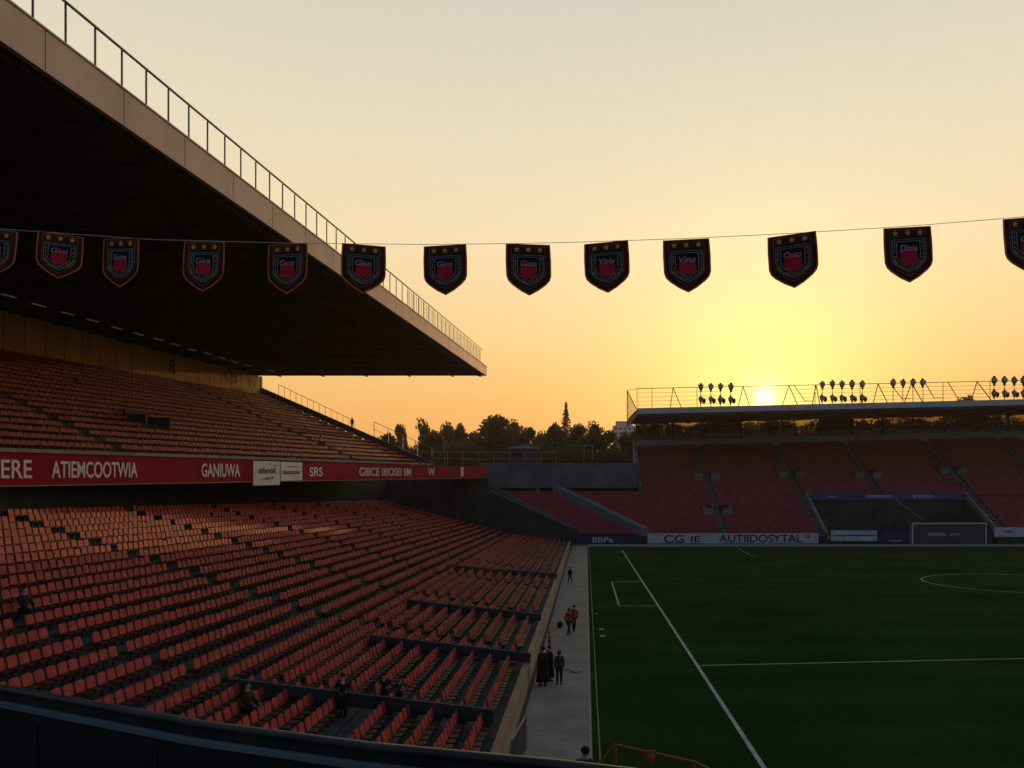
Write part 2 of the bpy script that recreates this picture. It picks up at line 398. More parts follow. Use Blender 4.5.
text('ebook', rdir*L_*.2+Vector((.02,0,.75)), rdir, L_*.66, .62, 'ink', e, shear=.3); text('. .aoi', rdir*L_*.24+Vector((.02,0,.2)), rdir, L_*.5, .28, 'ink', e, shear=.2)
text("'~", rdir*L_*.6+Vector((.02,0,1.45)), rdir, L_*.3, .25, 'ink', e)
e, L_ = poster(277.4, 299.0, .05, 1.85, 'wide pale sign with a dark printed band beside the handwritten one')
MB().bar(rdir*L_*.12+Vector((.03,0,.85)), rdir*L_*.88+Vector((.03,0,.85)), .03, .3).build('printed_band','rail_dark',e)
text('oooooooo', rdir*L_*.16+Vector((.05,0,.76)), rdir, L_*.68, .18, 'pink', e); MB().bar(rdir*L_*.3+Vector((.03,0,1.45)), rdir*L_*.9+Vector((.03,0,1.4)), .03, .05).build('printed_rule','ink',e)
# walkway behind the far end of the fascia
MB().hexa([UP(S_END+.5,.01,fz(71)[0]+.2),UP(99.4,.01,fz(99)[0]+.2),UP(99.4,5,fz(99)[0]+.2),UP(S_END+.5,5,fz(71)[0]+.2),
           UP(S_END+.5,.01,fz(71)[1]-.3),UP(99.4,.01,fz(99)[1]-.3),UP(99.4,5,fz(99)[1]-.3),UP(S_END+.5,5,fz(71)[1]-.3)]).build('walkway','conc_dark',main)
# underside slab
# ochre back wall
bw = MB().hexa([UP(S0,27.1,20),UP(S_END,27.1,20),UP(S_END,27.7,20),UP(S0,27.7,20),UP(S0,27.1,27),UP(S_END,27.1,27),UP(S_END,27.7,27),UP(S0,27.7,27)]).build('back_wall','conc_dark',main)
k = 0; s = S_END-2.45
while s > S0+2:
    o = MB().hexa([UP(s+.06,26.98,20.5),UP(s+2.39,26.98,20.5),UP(s+2.39,27.09,20.5),UP(s+.06,27.09,20.5),
               UP(s+.06,26.98,26.95),UP(s+2.39,26.98,26.95),UP(s+2.39,27.09,26.95),UP(s+.06,27.09,26.95)]).build('wall_panel','ochre',bw)
    s -= 2.45
MB().hexa([UP(S_END+.0,26.9,19),UP(S_END+.4,26.9,19),UP(S_END+.4,27.9,19),UP(S_END,27.9,19),UP(S_END,26.9,27),UP(S_END+.4,26.9,27),UP(S_END+.4,27.9,27),UP(S_END,27.9,27)]).build('wall_end_column','ochre',bw)
# dark emblem shapes painted on two panels
a = (94.8-47)/u.y+2; text('R', UP(a,26.97,24.5), u, 1.3, 1.7, 'ink', bw, name='painted_emblem')
text('QJ', UP(62,26.97,25.0), u, 3.0, 1.5, 'ink', bw, name='painted_emblem'); text('n', UP(68,26.97,25.0), u, 1.6, 1.3, 'ink', bw, name='painted_emblem')

# roof
RE0 = Vector((-24.94,12.6,27)); RE1 = Vector((-15,121,27)); rd = (RE1-RE0).normalized()
rf = MB(); rf.prism([RE0+Vector((-.3,0,0)),RE1+Vector((-.3,-.2,0)),Vector((-64,120.8,27)),Vector((-64,12.6,27))], (0,0,1.2))
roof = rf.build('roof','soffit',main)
ed = MB(); o4 = Vector((-.28,0,0))
ed.hexa([RE0+o4,RE0,RE1,RE1+o4,RE0+o4+Vector((0,0,2.0)),RE0+Vector((0,0,2.0)),RE1+Vector((0,0,1.45)),RE1+o4+Vector((0,0,1.45))])
ed.build('roof_fascia','fascia_c',roof)
MB().bar(RE0+Vector((.03,0,1.93)),RE1+Vector((.03,0,1.38)),.06,.08).build('drip_edge','fascia_c',roof)
MB().bar(RE0+Vector((-.9,0,-.08)),RE1+Vector((-.9,-.3,-.08)),.5,.15).build('gutter','beam',roof)
for k in range(22):
    y = 118.5-k*5; x1 = RE0.x+(y-RE0.y)*.0917-.5
    MB().box(-62,x1,y-.14,y+.14,26.8,26.997).build('roof_beam','beam',roof)
for k in range(5):
    a = RE0+Vector((-5-k*6.5,0,-.2)); b = RE1+Vector((-5-k*6.5,-.4,-.1)); MB().bar(a+Vector((0,0,.1)),b,.25,.19).build('purlin','beam',roof)
# strip lights along the back wall
for px, py in ((8.8,294.6),(39,304),(68,312.5),(92.3,319.3),(117.2,327),(138.3,333),(158.5,338.3),(175.8,343.6),(192.2,348.9),(207.7,352.4),(221.8,357),(234.7,360.9),(247.6,364.7),(271,370)):
    Y = 17.8*F/(CY-py); p = P(px,py,Y); e = u*(.7)
    MB().bar(p-e+Vector((0,0,-.12)),p+e+Vector((0,0,-.12)),.22,.08).build('strip_light','tube',roof)
# lamp ring under roof near bunting
# railing on roof edge
rr = MB(); top = MB()
for k in range(22):
    y = 14+k*5.0; x = RE0.x+(y-RE0.y)*.0917; f = (y-RE0.y)/(RE1.y-RE0.y); top.box(x-.05,x+.006,y-.02,y+.02,27.02,28.98-.55*f)
top.build('panel_joint','bracket',roof)
rail = MB().bar(RE0+Vector((-.14,0,3.85)),RE1+Vector((-.2,-3.5,3.35)),.09,.09).build('roof_railing','rail_dark',roof)
y = 15.0; posts = []
while y < 117.6:
    x = RE0.x+(y-RE0.y)*.0917-.14; f = (y-RE0.y)/(RE1.y-RE0.y); zt = 27+2.0-.55*f
    MB().box(x-.035,x+.035,y-.035,y+.035,zt,29+1.81-.47*f).build('post','rail',rail)
    y += 1.85
m_ = MB()   # infill wires of the far half
y = 84.0
while y < 117.6:
    x = RE0.x+(y-RE0.y)*.0917-.16; f = (y-RE0.y)/(RE1.y-RE0.y); zt = 27+2.0-.55*f
    m_.box(x-.02,x+.02,y-.02,y+.02,zt,29+1.78-.47*f); y += .62
m_.build('infill_bars','rail',rail)
# railing along the end of the upper tier and over the walkway
er = MB().bar(UP(S_END+.9,24.5,zf(S_END)+.43*24.5+1.9),UP(S_END+.9,12.8,zf(S_END)+.43*12.8+1.5),.07).build('end_railing','rail_pale',main)
t = 24.5
while t > 12:
    MB().box(*[v for q in ((UP(S_END+.9,t,0).x-.035,UP(S_END+.9,t,0).x+.035),(UP(S_END+.9,t,0).y-.035,UP(S_END+.9,t,0).y+.035),(zf(S_END)+.43*t,zf(S_END)+.43*t+1.5+.4*(t-12.8)/11.7)) for v in q]).build('post','rail_pale',er)
    t -= .95
def railing(name, pts, h, step, m, parent, thick=.07, mids=1):
    r = MB()
    for a, b in zip(pts[:-1], pts[1:]):
        a = Vector(a); b = Vector(b)
        for k in range(mids+1):
            zz_ = h*(1-k/(mids+1)); r.bar(a+Vector((0,0,zz_)), b+Vector((0,0,zz_)), thick*(1 if k == 0 else .7))
    o = r.build(name, m, parent)
    for a, b in zip(pts[:-1], pts[1:]):
        a = Vector(a); b = Vector(b); L_ = (b-a).length; n = max(1, int(L_/step))
        for k in range(n+1):
            p = a.lerp(b, k/n); MB().bar(p, p+Vector((0,0,h)), thick).build('post', m, o)
    return o
railing('end_railing', [UP(S_END+2,9.6,zf(S_END)+.43*9.6+.3), UP(S_END+2,.5,zf(S_END)+.4)], 2.2, 2.0, 'rail_pale', main)
railing('walkway_railing', [UP(S_END+2,.3,fz(71)[1]-.2), UP(99,.3,fz(99)[1]-.2)], 1.4, 2.4, 'rail', main, thick=.06)

# aisles
AIS = [(29.3,0),(41,.2),(54,.2),(68,.2),(82,.2),(97,.2),(112,.2),(127,.2)]
def in_aisle(x, y):
    for ya, sk in AIS:
        if abs(y-(ya+sk*(-3-x))) < .52: return True
    return False
# barriers across the front of the aisles, raised on the shallow rows
for (px0,py0,px1,py1) in ((228,679.5,493.6,711),(368.8,635.6,530.5,654),(407,600,541,614.5),(446,565,557,574)):
    def onz(px, py):
        k = (CX-px)/F; g = (py-CY)/F; X_ = -3.0; Y_ = 30
        for _ in range(30):
            X_ = -k*Y_; z0 = .72+.12*max(0, -3.05-X_)+.75; Y_ = (H-z0)/g
        return Vector((-k*Y_, Y_, z0))
    a, b = onz(px0,py0), onz(px1,py1)
    bb = MB(); bb.bar(a-Vector((0,0,.22)), b-Vector((0,0,.22)), .12, .42)
    o = bb.build('crush_barrier','conc',main)
    MB().bar(a+Vector((0,0,.04)), b+Vector((0,0,.04)), .14, .04).build('barrier_cap','conc_dark',o)
    MB().bar(a+Vector((0,-.08,-.25)), b+Vector((0,-.08,-.25)), .03, .05).build('lower_rail','conc_dark',o)
# vomitory in the upper tier
vx = P(147,415,0.1)
sv = 0
for py in (416,):
    # place at s,t solved roughly
    best = None
    for s in np.arange(0, 60, .25):
        for t in np.arange(2, 26, .25):
            q = UP(s,t,zf(s)+.426*t+.3); X = CX+F*q.x/q.y; Yp = CY-F*(q.z-H)/q.y
            e = (X-147)**2+(Yp-py)**2
            if best is None or e < best[0]: best = (e, s, t)
    _, sv, tv = best
VOM = (sv, tv)
vo = MB(); zb = zf(sv)+.426*tv
for (s0,s1,t0,t1,z0,z1) in ((sv-1.6,sv-1.4,tv-1.2,tv+1.2,-.6,.3),(sv+1.4,sv+1.6,tv-1.2,tv+1.2,-.6,.3),(sv-1.39,sv+1.39,tv+1.0,tv+1.2,-.4,.8)):
    vo.hexa([UP(s0,t0,zb+z0),UP(s1,t0,zb+z0),UP(s1,t1,zb+z0),UP(s0,t1,zb+z0),UP(s0,t0,zb+z1),UP(s1,t0,zb+z1),UP(s1,t1,zb+z1),UP(s0,t1,zb+z1)])
vo.build('stair_surround','conc_dark',main)

# ---------------------------------------------------------------- seats
def seat_parts():
    back = MB(); pan = MB(); br = MB()
    w2 = .218
    # backrest, rounded upper corners, leaning back (faces +x)
    prof = [(-w2,.38),(w2,.38),(w2+.005,.66),(w2-.03,.72),(w2-.08,.74),(-w2+.08,.74),(-w2+.03,.72),(-w2-.005,.66)]
    back.prism([(-.02-(z-.4)*.2, y, z) for y, z in prof], (.038,0,.008))
    back.bar((-.045,-w2+.05,.62),(-.045,w2-.05,.62),.03,.02)
    # seat pan with a turned-down front lip
    pan.hexa([(.0,-.22,.325),(.24,-.20,.335),(.24,.20,.335),(.0,.22,.325),(.0,-.22,.36),(.24,-.20,.37),(.24,.20,.37),(.0,.22,.36)])
    pan.hexa([(.24,-.20,.29),(.27,-.19,.295),(.27,.19,.295),(.24,.20,.29),(.24,-.20,.368),(.27,-.19,.358),(.27,.19,.358),(.24,.20,.368)])
    br.box(-.03,.03,-.03,.03,0,.37); br.box(.03,.22,-.025,.025,.27,.324); br.box(-.10,.12,-.05,.05,0,.02)
    return back, pan, br
sb, sp_, sr = seat_parts()
proto = empty('stadium_seat', (0,0,-50), cat='seat', group='red seats in the lower tier')
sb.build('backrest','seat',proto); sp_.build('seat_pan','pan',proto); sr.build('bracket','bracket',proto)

def bulk(name, poses, mats, simple_=False, w2=.218, hs=1.0, **k):
    """poses: list (x,y,z,angle) merged into one mesh of many seats"""
    bx = MB()
    bx.hexa([(-.02,-w2,.38),(.02,-w2,.38),(.02,w2,.38),(-.02,w2,.38),(-.09,-w2+.02,.74),(-.05,-w2+.02,.74),(-.05,w2-.02,.74),(-.09,w2-.02,.74)])
    nb = len(bx.f)
    bx.hexa([(.0,-.22,.325),(.27,-.20,.31),(.27,.20,.31),(.0,.22,.325),(.0,-.22,.36),(.27,-.20,.37),(.27,.20,.37),(.0,.22,.36)])
    nb2 = len(bx.f)
    if not simple_: bx.box(-.03,.04,-.03,.03,0,.37)
    tv_ = np.array(bx.v); tv_[:,2] *= hs; tf = np.array(bx.f); P_ = np.array(poses); n = len(P_); nv = len(tv_)
    ca = np.cos(P_[:,3])[:,None]; sa = np.sin(P_[:,3])[:,None]
    jit = 1+.03*np.random.RandomState(3).randn(n)[:,None]
    V = np.stack([P_[:,0:1]+tv_[None,:,0]*ca-tv_[None,:,1]*sa, P_[:,1:2]+tv_[None,:,0]*sa+tv_[None,:,1]*ca, P_[:,2:3]+tv_[None,:,2]*jit], -1).reshape(-1,3)
    Fc = (tf[None]+ (np.arange(n)*nv)[:,None,None]).reshape(-1,4)
    me = bpy.data.meshes.new(name); me.vertices.add(len(V)); me.vertices.foreach_set('co', V.ravel())
    me.loops.add(Fc.size); me.loops.foreach_set('vertex_index', Fc.ravel().astype(np.int32))
    me.polygons.add(len(Fc)); me.polygons.foreach_set('loop_start', np.arange(0, Fc.size, 4, dtype=np.int32))
    for m in mats: me.materials.append(M[m])
    mi = np.zeros(len(tf), np.int32); mi[nb:nb2] = 1; mi[nb2:] = 2; me.polygons.foreach_set('material_index', np.tile(mi, n))
    me.polygons.foreach_set('use_smooth', np.zeros(len(Fc), bool)); me.update(calc_edges=True); me.validate()
    o = bpy.data.objects.new(name, me); C.objects.link(o); return tag(o, **k)

rng = random.Random(11)
low = []
for i in range(NR):
    xs = rowX[i]-ROWD[i]+.3
    j = 0; y = 18.3
    while y < 138.3:
        skip = in_aisle(xs, y) or (i == 5 and y < 29) or rng.random() < .0015
        if not skip: low.append((xs+rng.uniform(-.012,.012), y, rowZ[i], rng.uniform(-.03,.03), i, j))
        y += .55; j += 1
vis = []
for q in low:
    px = CX+F*q[0]/q[1]; py = CY+F*(H-q[2]-.6)/q[1]
    if px > 4 and py < 690+.1196*px-3: vis.append((q[1]**2+q[0]**2*.3, q))
vis.sort(key=lambda a: a[0]); near = [q for _, q in vis[:300]]; nearset = set((q[4],q[5]) for q in near)
minj = {}
for q in near: minj.setdefault(q[4], []).append(q[5])
for m in minj.values(): m.sort()
for q in near:
    k = minj[q[4]].index(q[5])+1
    lab = 'red seat, %s row above the pitch wall, %s from the foreground parapet' % (ordw(q[4]+1), ordw(k))
    copy_thing(proto, (q[0],q[1],q[2]), rz=q[3], label=lab)
for o in KIDS(proto): bpy.data.objects.remove(o)
bpy.data.objects.remove(proto)
rest = [q[:4] for q in low if (q[4],q[5]) not in nearset]
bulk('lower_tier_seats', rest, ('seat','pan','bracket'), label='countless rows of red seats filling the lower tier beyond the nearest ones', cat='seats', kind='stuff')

up_ = []; ang = math.atan2(-n_.y, -n_.x)
for i in range(NU-1):
    s = S0+.6; t = i*RT+.85
    while s < S_END-.4:
        gap = any(abs(s-g) < .55 for g in (12, 50)) or (abs(s-VOM[0]) < 1.7 and abs(t-VOM[1]) < 1.1)
        if not gap and rng.random() > .001:
            p = UP(s,t,zup(s,i)); up_.append((p.x,p.y,p.z,ang+rng.uniform(-.03,.03)))
        s += .55
bulk('upper_tier_seats', up_, ('seat_shaded','pan','bracket'), w2=.262, hs=.80, label='dense rows of red seats on the upper tier under the dark roof', cat='seats', kind='stuff')

# ================================================================ far stand
far = empty('far_stand', (45,148,0), label='long roofed stand behind the far goal line with maroon seats and open window band', cat='grandstand')
far.location = (0,0,0)
FZ = lambda X, Y: 2+(Y-148)*(.5+.00066*max(0, X-10))
def lb(Y): return -1.5-17.1*(Y-148)/15.5 if Y < 163.6 else 11.6
NF = 44; DR = 37/NF; XR = 110
HOLE = (148,161.5)
def hx(Y): return (44.6, 76.4)
far_seats = []
aisle_b = [27.0-1.5, 43.5, 59.5, 78.0, 95]          # X of the stairs
ft = MB()
for i in range(NF):
    y0, y1 = 148+i*DR, 148+(i+1)*DR
    segs = [(lb(y0), XR)]
    if y1 <= HOLE[1]: segs = [(lb(y0), 44.6), (76.4, XR)]
    for a, b in segs:
        ft.hexa([(a,y0,-.1),(b,y0,-.1),(b,y1,-.1),(a,y1,-.1),(a,y0,FZ(a,y0)-.5),(b,y0,FZ(b,y0)-.5),(b,y1,FZ(b,y0)-.5),(a,y1,FZ(a,y0)-.5)])
    x = lb(y0)+.5; ys = y0+.5
    while x < 100:
        dline = 10.9-16.9*(ys-148)/16
        ok = not any(abs(x-a) < .75 for a in aisle_b) and abs(x-dline) > 1.1
        if y1 <= HOLE[1]+.5 and 44.0 < x < 77: ok = False
        for (vx_, vy_) in ((25.5,170),(43.5,170.3),(59.5,169.6),(78,171),(25.6,156)):
            if abs(x-vx_) < 2.9 and -1.6 < ys-vy_ < 1.8: ok = False
        if ok and rng.random() > .001: far_seats.append((x, ys, FZ(x,y0)-.5, -math.pi/2))
        x += .6
ft.build('terrace','conc_dark',far)
bulk('far_stand_seats', far_seats, ('seat_far','seat_far'), True, w2=.27, label='massed maroon seats covering the stand behind the far goal', cat='seats', kind='stuff')
for a in aisle_b:
    st = MB()
    for i in range(NF):
        y0 = 148+i*DR
        if y0+DR < HOLE[1]+.3 and 44.7 < a < 76: continue
        st.box(a-.55,a+.55,y0-.01,y0+DR-.02,FZ(a,y0)-.49,FZ(a,y0)-.30)
        st.box(a-.62,a-.56,y0-.01,y0+DR-.02,FZ(a,y0)-.45,FZ(a,y0)+.1); 
    st.build('stair_aisle','conc_mid',far)
for (vx_, vy_) in ((25.5,170),(43.5,170.3),(59.5,169.6),(78,171),(25.6,156)):
    z0 = FZ(vx_,vy_-1.2)-.5; v = MB()
    v.box(vx_-2.7,vx_-.9,vy_-1.4,vy_-1.1,z0,z0+1.5); v.box(vx_-2.7,vx_-2.45,vy_-1.1,vy_+1.4,z0,z0+1.9); v.build('stair_portal','conc_mid',far)
    v = MB(); v.box(vx_+.9,vx_+2.7,vy_-1.4,vy_-1.1,z0,z0+1.5); v.box(vx_+2.45,vx_+2.7,vy_-1.1,vy_+1.4,z0,z0+1.9); v.build('stair_portal','conc_mid',far)
    MB().box(vx_-2.44,vx_-.65,vy_-1.09,vy_+1.4,z0+.3,z0+.34).build('portal_opening','black',far)
# covered tunnel recess
rc = MB(); rc.box(44.6,76.4,163,163.3,0,8.4); rc.box(44.3,44.6,148,163,0,2); rc.build('recess_back','black',far)
MB().box(44.6,76.4,148.6,163,0,.1).build('recess_floor','black',far)
for a in (44.5, 76.5):
    MB().hexa([(a-.25,148,1.2),(a+.25,148,1.2),(a+.25,161.5,FZ(a,161.5)-.8),(a-.25,161.5,FZ(a,161.5)-.8),(a-.25,148,2.3),(a+.25,148,2.3),(a+.25,161.5,FZ(a,161.5)+.4),(a-.25,161.5,FZ(a,161.5)+.4)]).build('recess_kerb','conc_mid',far)
bn = MB().box(44.6,76.3,161.0,161.35,8.0,9.3).build('recess_beam','blue2',far)
text('wwwooooca', (56.5,160.98,8.45), (1,0,0), 5.2, .55, 'letter', bn); text('aranooon', (65.8,160.98,8.45), (1,0,0), 4.2, .55, 'letter', bn)
text('-boo', (48.5,160.98,8.45), (1,0,0), 1.9, .5, 'letter', bn)
MB().bar((62,160,8.0),(64.6,153,4.2),.12).build('strut','rail_pale',far)
MB().box(76.9,XR,161.0,161.2,8.3,9.3).build('mid_rail_board','conc_dark',far)
# diagonal kerb between the corner seats and the stand
MB().hexa([(10.3,147.6,1.2),(11.6,148.6,1.2),(-5.4,164.6,9.2),(-6.8,163.6,9.2),(10.3,147.6,3.0),(11.6,148.6,3.0),(-5.4,164.6,11.0),(-6.8,163.6,11.0)]).build('diagonal_kerb','conc_wall',far)
MB().hexa([(-2.6,147.6,0),(-1.5,148,0),(-18.4,163.8,0),(-19.4,163.4,0),(-2.6,147.6,2.9),(-1.5,148,2.9),(-18.4,163.8,10.7),(-19.4,163.4,10.7)]).build('corner_kerb','conc_dark',far)
MB().box(-1.8,120,147.2,147.6,-.1,1.5).build('front_wall','conc_dark',far)
# left flank wall of the upper rows, and the wall at the back
MB().hexa([(10.9,164,0),(11.5,164,0),(11.5,186,0),(10.9,186,0),(10.9,164,11.2),(11.5,164,11.2),(11.5,186,22.3),(10.9,186,22.3)]).build('flank_wall','conc_wall',far)
MB().hexa([(11.6,185.2,18),(XR,185.2,18),(XR,185.8,18),(11.6,185.8,18),(11.6,185.2,21.6),(XR,185.2,24.2),(XR,185.8,24.2),(11.6,185.8,21.6)]).build('top_parapet','board',far)
# roof
def rz(X): return .0235*(X-10.2)
fr = MB(); xa, xb2 = 10.2, 118
fr.hexa([(xa,160.4,24.9),(xb2,160.4,24.9+rz(xb2)),(xb2,194,26.2+rz(xb2)),(xa,194,26.2),(xa,160.4,26.2),(xb2,160.4,26.2+rz(xb2)),(xb2,194,27.5+rz(xb2)),(xa,194,27.5)])
froof = fr.build('roof','soffit',far)
MB().hexa([(xa,160,24.7),(xb2,160,24.7+rz(xb2)),(xb2,160.39,24.7+rz(xb2)),(xa,160.39,24.7),(xa,160,26.35),(xb2,160,26.35+rz(xb2)),(xb2,160.39,26.35+rz(xb2)),(xa,160.39,26.35)]).build('roof_fascia','board',froof)
MB().hexa([(xa,159.94,24.6),(xb2,159.94,24.6+rz(xb2)),(xb2,159.99,24.6+rz(xb2)),(xa,159.99,24.6),(xa,159.94,25.2),(xb2,159.94,25.2+rz(xb2)),(xb2,159.99,25.2+rz(xb2)),(xa,159.94,25.2)]).build('gutter','soffit',froof)
for k in range(17):
    X = xa+1.5+k*6.4; z0 = 24.9+rz(X)
    MB().hexa([(X-.15,160.5,z0-.25),(X+.15,160.5,z0-.25),(X+.15,193,z0+.95),(X-.15,193,z0+.95),(X-.15,160.5,z0-.02),(X+.15,160.5,z0-.02),(X+.15,193,z0+1.2),(X-.15,193,z0+1.2)]).build('roof_rib','beam',froof)
def rp_(px, py): return P(px, py, 161)
# gable slats
gs = MB(); gs.bar((10.0,160,26.3),(10.0,194,34.4),.15); gs.bar((10.0,194,25.4),(10.0,194,34.4),.2)
gs.bar((10.0,160,24.7),(10.0,194,25.4),.2)
for k in range(9):
    y = 163+k*3.6; f = (y-160)/34; gs.box(9.96,10.04,y-.06,y+.06,24.8+.6*f,26.2+8.0*f)
gs.bar((10.0,194,34.4), rp_(640,388.6), .09)
gs.build('gable_screen','sunlit_edge',froof)
# posts in the window band
for px in (636.5,673,702,741,782,820,853,882,913,944,976,1008,1045):
    X = (px-CX)*185.4/F
    MB().box(X-.16,X+.16,185.25,185.75,20,26.1+rz(X)).build('post','soffit',far)
for x0, x1 in ((713,741),(822,852)):
    a, b = (x0-CX)*186/F, (x1-CX)*186/F
    MB().box(a,b,186,186.1,21,25.9+rz(a)).build('blank_panel','soffit',far)
gm = bpy.data.materials.new('tinted_pane'); gm.use_nodes = True; t_ = gm.node_tree; t_.nodes.clear()
o_ = t_.nodes.new('ShaderNodeOutputMaterial'); mx = t_.nodes.new('ShaderNodeMixShader'); tr = t_.nodes.new('ShaderNodeBsdfTransparent'); gl = t_.nodes.new('ShaderNodeBsdfGlossy')
tr.inputs[0].default_value = (.46,.38,.29,1); gl.inputs[0].default_value = (.5,.5,.5,1); gl.inputs[1].default_value = .1; mx.inputs[0].default_value = .06
t_.links.new(tr.outputs[0], mx.inputs[1]); t_.links.new(gl.outputs[0], mx.inputs[2]); t_.links.new(mx.outputs[0], o_.inputs[0])
ps = (636.5,673,702,741,782,820,853,882,913,944,976,1008,1045)
for a_, b_ in zip(ps[:-1], ps[1:]):
    a, b = (a_-CX)*185.4/F+.18, (b_-CX)*185.4/F-.18
    MB().box(a,b,185.45,185.5,21.5,25.6+rz(a)).build('window_pane',gm,far)
MB().box(11.2,XR,185.3,185.7,24.9,25.0).build('window_transom','soffit',far)
# roof-top truss rail
def rp(px, py): return P(px, py, 161)
tr_ = MB()
def ytop(px): return 388.6-(px-637)*.0208
def yroof(px): return 409-(px-637)*.0243
X0, X1 = 637, 1200
tr_.bar(rp(X0,ytop(X0)), rp(X1,ytop(X1)), .12)
for f in (.22,.42,.62,.82): tr_.bar(rp(X0,ytop(X0)*(1-f)+yroof(X0)*f), rp(X1,ytop(X1)*(1-f)+yroof(X1)*f), .055)
trr = tr_.build('roof_truss_rail','rail',froof)
for px in (637,652,697,766,815,860,943,990,1060,1130): MB().bar(rp(px,ytop(px)), rp(px,yroof(px)+1), .1).build('post','rail',trr)
for ap, l, r in ((673,670,682),(743,738,750),(789,782,798),(816,812,820),(878,873,888),(911.6,904,923),(977,971,992),(1090,1083,1100)):
    v = MB(); v.bar(rp(ap,ytop(ap)), rp(l,yroof(l)+1), .14); v.bar(rp(ap,ytop(ap)), rp(r,yroof(r)+1), .14); v.build('a_frame','rail',trr)
for a, b in ((794,805),(890,902),(925,934),(948,957)):
    v = MB(); v.bar(rp(a,ytop(a)), rp(b,yroof(b)-4), .12); v.bar(rp(b,yroof(b)-4), rp(b+9,yroof(b)-4), .1); v.build('brace','rail',trr)

# floodlights on the far roof
def floodlight(px, yu, yl, lab, grp):
    e = empty('floodlight', rp(px, yroof(px)+1), label=lab, cat='floodlight', group=grp)
    base = e.location; up1 = rp(px,yu)-base
    MB().tube([(0,-.2,0),(0,-.2,up1.z)], .07, 6).build('pole','lamp',e)
    def head(z, s):
        hm = MB(); q_ = s*random.uniform(.9,1.1); hm.lathe((random.uniform(-.08,.08),-.2,z), [(.08*q_,-.95*q_),(.22*q_,-.8*q_),(.20*q_,-.55*q_),(.40*q_,-.35*q_),(.46*q_,0),(.42*q_,.3*q_),(.22*q_,.5*q_),(.26*q_,.68*q_),(.08*q_,.8*q_)], 9)
        o = hm.build('lamp_head','lamp',e); s *= 1.0
        MB().lathe((0,-.2-.42*s,z-.02), [(.36*s,-.12),(.40*s,.0),(.34*s,.1)], 12, axis='y').build('lens','rail_pale',o)
        MB().bar((-.5*s,-.2,z+.3*s),(.5*s,-.2,z+.3*s),.1*s,.3*s).build('hood','lamp',o)
    head(up1.z, 1.12)
    if yl: head((rp(px,yl)-base).z, 1.0); MB().lathe((.62,-.2,(rp(px,yl)-base).z-.25), [(.08,-.6),(.3,-.4),(.42,0),(.34,.35),(.08,.5)], 8).build('lamp_head','lamp',e)
    MB().box(-.3,.3,-.5,.1,0,.15).build('base_plate','lamp',e)
for cl, (name, xs, yu, yl) in enumerate((('leftmost cluster', (700.6,710.7,720.4,730.5), 387.3, 399.6),
        ('cluster right of the sun', (821.9,832,841.7,851.8,861.9), 384.6, 398.0),
        ('single-headed cluster', (892.7,902.4,912.5,922.6), 383.0, None),
        ('rightmost cluster', (993.7,1003.9,1013.6,1022.8), 380.5, 393.5))):
    for i, x in enumerate(xs):
        floodlight(x, yu+random.uniform(-.4,.4), yl, '%s floodlight from the left in the %s on the far roof' % (ORD[i+1], name), 'floodlights along the far stand roof')

# ---------------------------------------------------------------- corner: wall, walkway, railing, kiosk
cw = empty('corner_walkway', (0,0,0), label='blue-grey concrete walkway wall joining the two stands, railing on top', cat='walkway')
MB().box(-22,10.8,165.6,166.2,10.5,15.4).build('parapet_wall','conc_wall',cw)
MB().box(-38,10.8,166.21,178,14.2,14.6).build('deck','conc_dark',cw)
MB().box(-40,10.8,172,172.4,0,14.1).build('rear_wall','black',cw)
MB().box(-10.4,-9.6,165.0,165.58,6,15.4).build('column','conc_wall',cw)
MB().box(-22,10.8,165.5,166.3,15.403,15.6).build('coping','conc_mid',cw)
railing('railing', [P(432,465,168), P(556,465,168)], 2.7, 3.1, 'rail_pale', cw, thick=.1)
for (a, b, h) in ((590.5,600,3.2),):
    f = MB(); p = P(584,462,172); q = P(592.5,462,172)
    f.bar(p,p+Vector((0,0,3.6)),.14); f.bar(q,q+Vector((0,0,3.6)),.14); f.bar(p+Vector((0,0,3.6)),q+Vector((0,0,3.6)),.16); f.bar(p+Vector((0,0,2.4)),q+Vector((0,0,2.4)),.1)
    f.bar(p+Vector((-2.6,0,3.5)),p+Vector((0,0,3.5)),.08)
    f.build('gate_frame','rail_pale',cw)
kq = P(523.5,462,174)
kz = empty('kiosk', kq, label='low kiosk with pale rounded roof standing behind the walkway railing', cat='kiosk')
MB().box(-3,3,-1,1,-1,2.9).build('wall','conc_dark',kz)
kr = MB().prism([(-3.4,-1.2,2.9),(3.4,-1.2,2.9),(3.2,-1.2,3.25),(1.4,-1.2,3.4),(-1.6,-1.2,3.4),(-3.1,-1.2,3.2)], (0,2.6,0)).build('roof','rail_pale',kz)
MB().box(-1.0,1.6,-.6,.4,3.41,4.0).build('roof_sign','conc_wall',kz)
MB().box(-2.4,-.2,-1.05,-1.003,.8,2.2).build('hatch','black',kz)
fp = P(444.5,479,138)
e = empty('mast', fp, label='thin pale mast rising in front of the red fascia near its far end', cat='mast')
MB().tube([(0,0,0),(0,0,6.4)], .05, 6, .03).build('pole','rail_pale',e); MB().lathe((0,0,6.4), [(.02,0),(.07,.05),(.02,.12)], 8).build('finial','rail_pale',e)

